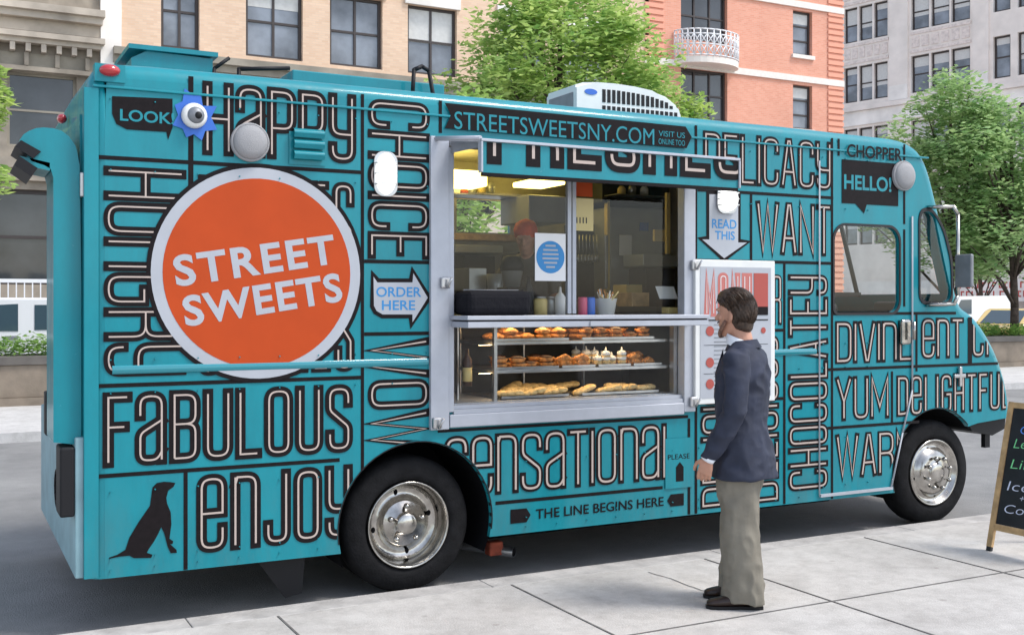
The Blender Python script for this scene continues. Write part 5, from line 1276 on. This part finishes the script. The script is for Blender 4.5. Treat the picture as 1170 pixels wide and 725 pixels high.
# ---- chalkboard
cbx, cby = 6.52, -.93
fr = Vector((cs, -sn, 0)); fw_ = Vector((sn, cs, 0)); be = R(63)
dirw = (fr*math.cos(be)-fw_*math.sin(be)).normalized(); back = Vector((-dirw.y, dirw.x, 0)); 
if back.dot(fw_) < 0: back = -back
cbt = thing('chalkboard', 'black chalkboard in a pale wooden A frame on the pavement at the right edge', 'chalkboard', (cbx, cby, 0)); tl = R(13)
up = (Vector((0, 0, 1))*math.cos(tl)+back*math.sin(tl)); nn = dirw.cross(up); nn = -nn if nn.dot(back) > 0 else nn
def cb(a, h, o=0): return dirw*a+up*h+nn*o
def cbox(mb, a0, a1, h0, h1, o0, o1, mi=0):
    v = [mb.b.verts.new(cb(a, h, o)) for o in (o0, o1) for h in (h0, h1) for a in (a0, a1)]
    for f in ((0, 1, 3, 2), (4, 6, 7, 5), (0, 2, 6, 4), (1, 5, 7, 3), (0, 4, 5, 1), (2, 3, 7, 6)): q = mb.b.faces.new([v[i] for i in f]); q.material_index = mi
CW, CH = .62, 1.06
mb = MB(); cbox(mb, 0, .042, 0.03, CH, -.012, .012); cbox(mb, CW-.042, CW, .03, CH, -.012, .012); cbox(mb, .0425, CW-.0425, CH-.042, CH-.001, -.011, .011); cbox(mb, .0425, CW-.0425, .15, .195, -.011, .011); mb.build('frame', 'wood', cbt)
mb = MB(); cbox(mb, .0425, CW-.0425, .1955, CH-.0425, -.006, .004); mb.build('board', 'board', cbt)
mb = MB(); cbox(mb, 0.002, .04, 0, .03, -.011, .011); cbox(mb, CW-.04, CW-.002, 0, .03, -.011, .011); mb.build('foot', 'rubber', cbt)
mb = MB()
for a in (.005, CW-.045):
    p0 = dirw*a+up*(CH-.06)+back*.03; p1 = dirw*a+back*(.62)
    mb.cyl(p0, p1, .018, n=8)
mb.build('rear_leg', 'wood', cbt)
cur = []
def chalk(s, a0, a1, h0, h1, mi):
    vs, fs = text_bm(s, a0, a1, h0, h1, -.013, .05, 0); bv = [mb.b.verts.new(cb(x+(z-h0)*.25, z, .0052)) for x, y, z in vs]
    for f in fs:
        try: q = mb.b.faces.new([bv[i] for i in f]); q.material_index = mi
        except ValueError: pass
mb = MB(); chalk('Chai', .12, .33, .845, .905, 0); chalk('Lemon', .09, .40, .745, .81, 1); chalk('Lime', .09, .36, .60, .665, 1); chalk('+', .26, .30, .535, .565, 1); chalk('Iced', .09, .34, .445, .51, 2); chalk('+', .2, .235, .385, .415, 2); chalk('Coffee', .09, .44, .29, .35, 2)
mb.build('chalk_writing', ['chalk_blue', 'chalk_green', 'chalk_white'], cbt, norm=False)
# ================================================================== PEOPLE
def loft(mb, rings, mi=0, cap=True, n=20):
    """rings: (centre, rx, ry, axis_x, axis_y) ellipses"""
    rs = []
    for (c, rx, ry, ax, ay) in rings:
        rs.append([mb.b.verts.new(Vector(c)+ax*rx*math.cos(2*math.pi*k/n)+ay*ry*math.sin(2*math.pi*k/n)) for k in range(n)])
    for a, b in zip(rs, rs[1:]):
        for k in range(n):
            f = mb.b.faces.new((a[k], a[(k+1) % n], b[(k+1) % n], b[k])); f.material_index = mi; f.smooth = True
    if cap:
        for r, s in ((rs[0], -1), (rs[-1], 1)):
            f = mb.b.faces.new(r if s > 0 else r[::-1]); f.material_index = mi; f.smooth = True
def hloft(mb, secs, n=24):   # horizontal sections: (x, y, z, rx, ry)
    loft(mb, [((x, y, z), rx, ry, Vector((1, 0, 0)), Vector((0, 1, 0))) for x, y, z, rx, ry in secs], n=n)
def limb(mb, pts, n=16, ratio=1.0):   # pts: (Vector, r)
    rings = []
    for i, (p, r) in enumerate(pts):
        a = pts[max(0, i-1)][0]; b = pts[min(len(pts)-1, i+1)][0]; d = (Vector(b)-Vector(a)).normalized()
        ax = d.cross(Vector((0, 1, 0.01))).normalized(); ay = d.cross(ax).normalized(); rr = r if hasattr(r, '__len__') else (r, r*ratio)
        rings.append((p, rr[0], rr[1], ax, ay))
    loft(mb, rings, n=n)
def remesh(mb, name, mats, vox=.008, smooth=4, parent=None, wrinkle=0.0, wscale=9.0, seed=0, stretch=(1, 1, 1), dec=None):
    bmesh.ops.recalc_face_normals(mb.b, faces=mb.b.faces)
    me = bpy.data.meshes.new('t'); mb.b.to_mesh(me); mb.b.free()
    o = bpy.data.objects.new('t', me); COL.objects.link(o)
    m = o.modifiers.new('r', 'REMESH'); m.mode = 'VOXEL'; m.voxel_size = vox; m.use_smooth_shade = True
    s = o.modifiers.new('s', 'SMOOTH'); s.factor = .6; s.iterations = smooth
    dg = bpy.context.evaluated_depsgraph_get(); m2 = bpy.data.meshes.new_from_object(o.evaluated_get(dg))
    bpy.data.objects.remove(o)
    if wrinkle:
        ns = [v.normal.copy() for v in m2.vertices]
        for v, nn_ in zip(m2.vertices, ns):
            q = Vector((v.co.x*stretch[0], v.co.y*stretch[1], v.co.z*stretch[2]))*wscale+Vector((seed*3.1, 0, 0))
            f = noise.noise(q)+.5*noise.noise(q*2.1); f = -abs(f)+.25
            v.co += nn_*f*wrinkle
    m2.materials.clear(); m2.name = name
    o = link(name, m2, mats, parent)
    for p in m2.polygons: p.use_smooth = True
    return o
def hand(mb, wrist, down, fwd, side, s=1.0, curl=.35):
    """down: along the hand; fwd: direction of the thumb edge; side: palm normal (towards thigh)"""
    W = Vector(wrist); d, f, p = down.normalized(), fwd.normalized(), side.normalized()
    limb(mb, [(W-d*.01*s, (.026*s, .019*s)), (W+d*.02*s, (.030*s, .018*s))])
    # palm
    loft(mb, [(W+d*t*s, w_*s, h*s, f, p) for t, w_, h in ((0, .027, .018), (.03, .037, .017), (.06, .043, .016), (.09, .042, .013), (.097, .036, .010))])
    for k, (off, ln) in enumerate(((.033, .074), (.011, .083), (-.012, .077), (-.034, .060))):
        b = W+d*.085*s+f*off*s; a = 0; pts = [(b, .0100*s)]; cur_ = b; 
        for j, q in enumerate((.45, .30, .25)):
            a += curl*(1+.25*j)*(1+.12*k)*.75; dd = d*math.cos(a)+p*math.sin(a); cur_ = cur_+dd*ln*q*s; pts.append((cur_, (.0095-.0012*j)*s))
        pts.append((cur_+dd*.004*s, .004*s)); limb(mb, pts, 10)
    b = W+d*.022*s+f*.028*s; t1 = b+(d*.6+f*.72+p*.3).normalized()*.042*s; t2 = t1+(d*.92+f*.25+p*.35).normalized()*.032*s; t3 = t2+(d*.95+p*.35).normalized()*.022*s
    limb(mb, [(b, .014*s), (t1, .012*s), (t2, .0105*s), (t3, .009*s), (t3+(t3-t2)*.2, .004*s)], 10)
def head(mb, c, yaw=0, pitch=0, s=1.0):
    """head centre c; +y is the front"""
    rot = Matrix.Rotation(yaw, 3, 'Z') @ Matrix.Rotation(pitch, 3, 'X'); c = Vector(c)
    def T_(v): return c+rot @ (Vector(v)*s)
    ex, ey, ez = rot @ Vector((1, 0, 0)), rot @ Vector((0, 1, 0)), rot @ Vector((0, 0, 1))
    # skull + face by horizontal sections (z, centre y, half width x, half depth y)
    secs = [(-.118, .040, .020, .026), (-.110, .036, .036, .044), (-.095, .024, .047, .062), (-.075, .012, .055, .076), (-.05, .004, .061, .086), (-.02, -.002, .068, .093), (.01, -.005, .073, .097), (.04, -.006, .075, .100), (.07, -.008, .073, .097), (.095, -.010, .063, .084), (.113, -.012, .044, .060), (.122, -.013, .018, .026)]
    loft(mb, [(T_((0, y, z)), rx*s, ry*s, ex, ey) for z, y, rx, ry in secs], n=28)
    # nose, brow, lips, chin, ears
    limb(mb, [(T_((0, .088, .022)), .009*s), (T_((0, .102, .0)), .011*s), (T_((0, .115, -.018)), .0135*s), (T_((0, .104, -.028)), .012*s)], 10)
    for q in (-1, 1):
        mb.ball(T_((q*.011, .101, -.023)), (.009*s,)*3, 0, 10, 8)
        mb.ball(T_((q*.030, .086, .030)), (.024*s, .015*s, .010*s), 0, 12, 8, rot)
        mb.ball(T_((q*.038, .066, -.012)), (.022*s, .02*s, .02*s), 0, 12, 8, rot)
    mb.ball(T_((0, .086, -.050)), (.024*s, .013*s, .006*s), 0, 12, 8, rot); mb.ball(T_((0, .084, -.060)), (.021*s, .013*s, .007*s), 0, 12, 8, rot)
    mb.ball(T_((0, .070, -.092)), (.024*s, .018*s, .017*s), 0, 12, 8, rot)
    for q in (-1, 1):
        er = rot @ Matrix.Rotation(q*.35, 3, 'Z')
        mb.ball(T_((q*.078, -.012, -.004)), (.007*s, .019*s, .031*s), 0, 14, 10, er); mb.ball(T_((q*.074, -.006, -.028)), (.007*s, .010*s, .012*s), 0, 10, 8, er)
    return T_, rot
Z3 = Vector((0, 0, 1))
def man():
    # local frame: +y is where he faces, +x his right; left side (-x) shows to the street camera
    root = thing('person', 'man in dark navy blazer and khaki trousers standing on the pavement at the service window', 'person', (4.12, -1.19, 0), 0)
    fd = Vector((-.58, .815, 0)); ang = math.atan2(fd.y, fd.x)-math.pi/2; root.rotation_euler = (0, 0, ang)
    mb = MB()
    T_, rot = head(mb, (0, .035, 1.662), -.22, .03, 1.06)
    limb(mb, [(Vector((0, -.02, 1.45)), (.066, .066)), (Vector((0, -.005, 1.53)), (.058, .060)), (Vector((0, .012, 1.60)), (.057, .060)), (Vector((0, .02, 1.66)), (.055, .06))])
    hloft(mb, [(0, 0, .92, .155, .105), (0, 0, 1.05, .145, .10), (0, 0, 1.2, .155, .10), (0, -.01, 1.35, .150, .095), (0, -.015, 1.42, .125, .075), (0, -.015, 1.49, .07, .06)])
    for q, ly, kx in ((-1, -.02, -.0), (1, .06, .0)):
        limb(mb, [(Vector((q*.09, 0, .98)), .08), (Vector((q*.10, ly*.3, .70)), .064), (Vector((q*.10, ly*.5+.02, .50)), .056), (Vector((q*.10, ly*.8-.01, .30)), .052), (Vector((q*.10, ly-.03, .08)), .038), (Vector((q*.10, ly-.03, .05)), .036)])
        limb(mb, [(Vector((q*.10, ly-.05, .045)), .035), (Vector((q*.105-.02, ly+.03, .04)), .03)])
    LA = [Vector((-.185, -.02, 1.44)), Vector((-.235, -.035, 1.30)), Vector((-.255, -.03, 1.13)), Vector((-.262, .035, 1.0)), Vector((-.255, .12, .86))]
    RA = [Vector((.185, -.02, 1.44)), Vector((.235, -.035, 1.30)), Vector((.255, -.03, 1.13)), Vector((.258, .03, 1.0)), Vector((.25, .10, .86))]
    for A in (LA, RA): limb(mb, [(A[0]+Vector((0, 0, -.03)), .038), (A[1], .038), (A[2], .036), (A[3], .038), (A[4], .027)])
    for A, q in ((LA, -1), (RA, 1)):
        d = (A[4]-A[3]).normalized(); hand(mb, A[4], (d+Vector((0, -.25, -.15))).normalized(), Vector((0, 1, .25)), Vector((-q, .1, 0)), 1.0, .42)
    body = remesh(mb, 'body', 'skin', .0048, 2, root)
    # short beard along the jaw
    mb = MB(); ex, ey = rot @ Vector((1, 0, 0)), rot @ Vector((0, 1, 0))
    for q in (-1, 1):
        pts = [(q*.072, .020, -.030), (q*.066, .036, -.055), (q*.052, .056, -.078), (q*.034, .072, -.094), (q*.012, .084, -.103), (0, .086, -.104)]
        limb(mb, [(T_(v), (.026, .012)) for v in pts], 12)
    limb(mb, [(T_((-.03, .092, -.045)), .005), (T_((0, .103, -.038)), .006), (T_((.03, .092, -.045)), .005)], 8)
    remesh(mb, 'beard', 'beard', .004, 3, body, .002, 90, 5)
    # eyes
    mb = MB()
    for q in (-1, 1): mb.ball(T_((q*.030, .0775, .014)), (.0115,)*3, 0, 12, 10)
    e = mb.build('eyes', 'eye_white', root); mb = MB()
    for q in (-1, 1): mb.ball(T_((q*.030, .0870, .014)), (.0065, .004, .0065), 0, 10, 8)
    mb.build('pupils', 'choc', e)
    # hair: cap with locks
    mb = MB()
    def hs(secs):
        ex, ey = rot @ Vector((1, 0, 0)), rot @ Vector((0, 1, 0)); loft(mb, [(T_((0, y, z)), rx, ry, ex, ey) for z, y, rx, ry in secs], n=28)
    hs([(-.088, -.062, .030, .030), (-.07, -.052, .058, .052), (-.04, -.040, .072, .070), (-.005, -.032, .079, .082), (.03, -.022, .083, .094), (.055, -.010, .085, .106), (.08, .000, .084, .114), (.108, .004, .075, .108), (.130, .006, .058, .090), (.146, .004, .036, .060), (.152, .0, .014, .024)])
    hair = remesh(mb, 'hair', 'hair', .005, 3, body)
    rnd = random.Random(8); hv = []; hf = []
    C0, RD = Vector((0, -.006, .030)), Vector((.087, .116, .122))
    for k in range(2600):
        th = rnd.uniform(-math.pi, math.pi); z_ = rnd.uniform(-.75, 1); s_ = math.sqrt(1-z_*z_)
        v = Vector((s_*math.sin(th), s_*math.cos(th), z_))
        if v.y > .25 and v.z < .52: continue
        if v.y > -.35 and v.z < .05-.3*max(0, -v.y-.1): continue
        if abs(v.x) > .5 and v.y > .1 and v.z < .35: continue
        front = max(0, v.y+.35); lift = rnd.uniform(1.0, 1.035)+.03*max(0, v.y)
        pts = []; side = rnd.uniform(-.25, .25)
        for j in range(6):
            q = Vector((v.x*RD.x, v.y*RD.y, v.z*RD.z))*lift+C0; pts.append(T_(q))
            flow = Vector((side+.35*v.x*(v.z > .2), -1.0*(v.z > -.3), -1.1*(1-v.z)-.2)); flow -= v*flow.dot(v); flow.normalize(); v = (v+flow*.12).normalized(); lift += rnd.uniform(-.006, .006)
        r0 = rnd.uniform(.0012, .0024)
        i0 = len(hv); d = (pts[-1]-pts[0]).normalized(); e1 = d.cross(Vector((.3, .2, .9))).normalized(); e2 = d.cross(e1)
        for q, ra in zip(pts, (.7, 1, 1, .9, .6, .15)):
            for c in range(3): hv.append(q+(e1*math.cos(2.094*c)+e2*math.sin(2.094*c))*r0*ra)
        for s in range(5):
            for c in range(3): hf.append((i0+3*s+c, i0+3*s+(c+1) % 3, i0+3*s+3+(c+1) % 3, i0+3*s+3+c))
    me = bpy.data.meshes.new('hair_strands'); me.from_pydata(hv, [], hf); me.update(); link('hair_strands', me, 'hair', hair)
    # stubble-free jaw, shirt collar
    mb = MB(); n = 24; rings = []
    for z, r0, o0 in ((1.475, .082, .004), (1.505, .076, .010), (1.538, .070, .014), (1.538, .064, .014), (1.49, .062, .0)):
        rings.append(((0, o0, z), r0, r0*1.08, Vector((1, 0, 0)), Vector((0, .94, .36))))
    loft(mb, rings, cap=False); 
    hloft(mb, [(0, .055, 1.36, .055, .045), (0, .05, 1.45, .05, .035), (0, .035, 1.50, .035, .03)])
    mb.build('shirt', 'shirt', root)
    # blazer
    mb = MB()
    hloft(mb, [(0, -.015, .735, .232, .190), (0, -.014, .76, .230, .188), (0, -.010, .88, .216, .172), (0, -.004, 1.0, .204, .155), (0, 0, 1.10, .198, .146), (0, -.005, 1.22, .204, .150), (0, -.014, 1.33, .212, .152), (0, -.018, 1.41, .198, .128), (0, -.018, 1.455, .170, .105), (0, -.02, 1.49, .115, .078), (0, -.016, 1.512, .078, .072)], 32)
    for A, q in ((LA, -1), (RA, 1)):
        e_ = A[4]+(A[4]-A[3])*.02
        limb(mb, [(Vector((q*.13, -.02, 1.44)), (.055, .07)), (Vector((q*.185, -.02, 1.415)), (.068, .078)), (A[1]+Vector((0, 0, .0)), (.066, .074)), (A[2], (.060, .066)), (A[3], (.057, .060)), (e_, (.046, .046))], 20)
    remesh(mb, 'blazer', 'jacket', .0085, 2, root, .026, 6.5, 1, (1, 1, 1.1))
    mb = MB()
    loft(mb, [((0, o0, z), r0, r0*1.1, Vector((1, 0, 0)), Vector((0, .98, -.12))) for z, r0, o0 in ((1.468, .100, -.012), (1.495, .086, -.010), (1.518, .077, -.008), (1.510, .072, -.006), (1.47, .078, -.010))], cap=False)
    mb.build('blazer_collar', 'jacket', root)
    mb = MB()
    for q in (-1, 1):
        mb.quad((q*.03, .145, 1.22), (q*.095, .128, 1.33), (q*.075, .085, 1.475), (q*.035, .095, 1.42))
    mb.build('lapel', 'jacket', root)
    for A in (LA,):
        d = (A[4]-A[3]).normalized(); mb = MB(); mb.cyl(A[4]-d*.01, A[4]+d*.012, .041, .040, 20); mb.build('shirt_cuff', 'shirt', root)
    # trousers
    mb = MB()
    hloft(mb, [(0, 0, 1.0, .165, .12), (0, -.005, .92, .172, .128), (0, -.005, .84, .165, .125), (0, 0, .78, .14, .11)])
    for q, ly in ((-1, -.02), (1, .06)):
        limb(mb, [(Vector((q*.08, -.005, .90)), (.105, .13)), (Vector((q*.09, ly*.3+.0, .72)), (.102, .124)), (Vector((q*.098, ly*.5+.0, .52)), (.094, .112)), (Vector((q*.10, ly*.8-.01, .30)), (.090, .112)), (Vector((q*.10, ly-.02, .13)), (.092, .120)), (Vector((q*.10, ly-.015, .035)), (.094, .126))], 24)
    remesh(mb, 'trousers', 'khaki', .008, 2, root, .022, 7, 4, (1.2, 1.2, .8))
    # shoes
    for q, ly in ((-1, -.02), (1, .06)):
        mb = MB(); X_ = q*.105
        loft(mb, [(Vector((X_, ly+y, z)), rx, rz_, Vector((1, 0, 0)), Z3) for y, z, rx, rz_ in ((-.125, .045, .022, .03), (-.115, .05, .034, .042), (-.07, .058, .039, .048), (0, .052, .041, .044), (.06, .042, .046, .034), (.12, .036, .048, .028), (.165, .031, .038, .022), (.185, .027, .018, .014))], n=20)
        R4 = Matrix.Translation((X_, ly-.05, 0)) @ Matrix.Rotation(R(24), 4, 'Z') @ Matrix.Translation((-X_, -ly+.05, 0)); bmesh.ops.transform(mb.b, matrix=R4, verts=mb.b.verts)
        sh = remesh(mb, 'shoe', 'shoe', .005, 3, root)
        mb = MB(); sole = [(-.13, .030), (-.10, .040), (0, .036), (.07, .044), (.12, .048), (.165, .040), (.19, .018)]
        pts = [(X_-w_, ly+y) for y, w_ in sole]+[(X_+w_, ly+y) for y, w_ in sole[::-1]]
        a_ = [mb.b.verts.new((x, y, .001)) for x, y in pts]; b_ = [mb.b.verts.new((x, y, .018)) for x, y in pts]; mb.b.faces.new(a_); mb.b.faces.new(b_)
        for i in range(len(pts)): mb.b.faces.new((a_[i], a_[(i+1) % len(pts)], b_[(i+1) % len(pts)], b_[i]))
        bmesh.ops.transform(mb.b, matrix=R4, verts=mb.b.verts); mb.build('sole', 'black', sh)
    return root
man()
def worker():
    x, z = at(600, 268, 1.15); fl = .70
    root = thing('person', 'worker with an orange red head scarf bending over the counter inside the truck', 'person', (x+.02, 1.15, fl), R(140)); k = (z-fl)/1.60
    mb = MB(); T_, rot = head(mb, (0, .06, 1.55*k+.02), 0, -.35, 1.0)
    limb(mb, [(Vector((0, -.03, 1.32*k)), .065), (Vector((0, .03, 1.46*k)), .052), (Vector((0, .04, 1.52*k)), .05)])
    hloft(mb, [(0, 0, .82, .15, .11), (0, 0, 1.0, .135, .10), (0, -.02, 1.15, .15, .10), (0, -.03, 1.28, .165, .10), (0, -.03, 1.36, .14, .08), (0, -.02, 1.40, .06, .05)])
    for q in (-1, 1):
        limb(mb, [(Vector((q*.09, 0, .9)), .09), (Vector((q*.1, .01, .5)), .06), (Vector((q*.1, -.01, .08)), .04), (Vector((q*.1, .0, .03)), .035)]); limb(mb, [(Vector((q*.1, -.05, .035)), .033), (Vector((q*.105, .13, .03)), .026)])
        A = [Vector((q*.17, -.03, 1.33)), Vector((q*.22, .0, 1.08)), Vector((q*.16, .22, 1.02))]; limb(mb, [(A[0], .05), (A[1], .042), (A[2], .028)]); hand(mb, A[2], Vector((-q*.2, 1, -.1)), Vector((-q, 0, .2)), Vector((0, 0, -1)), .95, .3)
    b = remesh(mb, 'body', 'skin', .007, 2, root)
    mb = MB(); ex, ey = rot @ Vector((1, 0, 0)), rot @ Vector((0, 1, 0))
    loft(mb, [(T_((0, y, zz)), rx, ry, ex, ey) for zz, y, rx, ry in ((-.07, -.09, .03, .02), (-.03, -.06, .075, .06), (.02, -.02, .088, .10), (.07, -.008, .090, .110), (.11, -.012, .075, .09), (.135, -.015, .035, .05))], n=24)
    mb.ball(T_((0, -.12, -.02)), (.04, .03, .05)); limb(mb, [(T_((0, -.12, -.03)), .03), (T_((.02, -.14, -.10)), .04), (T_((.03, -.13, -.17)), .02)]); remesh(mb, 'head_scarf', 'scarf', .006, 2, b, .006, 25, 3)
    mb = MB(); hloft(mb, [(0, 0, .60, .19, .14), (0, 0, .8, .175, .135), (0, 0, 1.0, .155, .12), (0, -.02, 1.15, .17, .12), (0, -.03, 1.28, .185, .12), (0, -.03, 1.37, .15, .095), (0, -.02, 1.41, .08, .07)])
    for q in (-1, 1): limb(mb, [(Vector((q*.13, -.03, 1.34)), .06), (Vector((q*.2, -.02, 1.24)), .062), (Vector((q*.22, .0, 1.10)), .055)])
    remesh(mb, 'shirt', 'apron', .009, 3, root, .01, 9, 2)
    mb = MB()
    for q in (-1, 1): limb(mb, [(Vector((q*.08, 0, .9)), .10), (Vector((q*.1, .01, .5)), .075), (Vector((q*.1, -.01, .06)), .06)])
    remesh(mb, 'trousers', 'interior_dark', .01, 3, root)
worker()
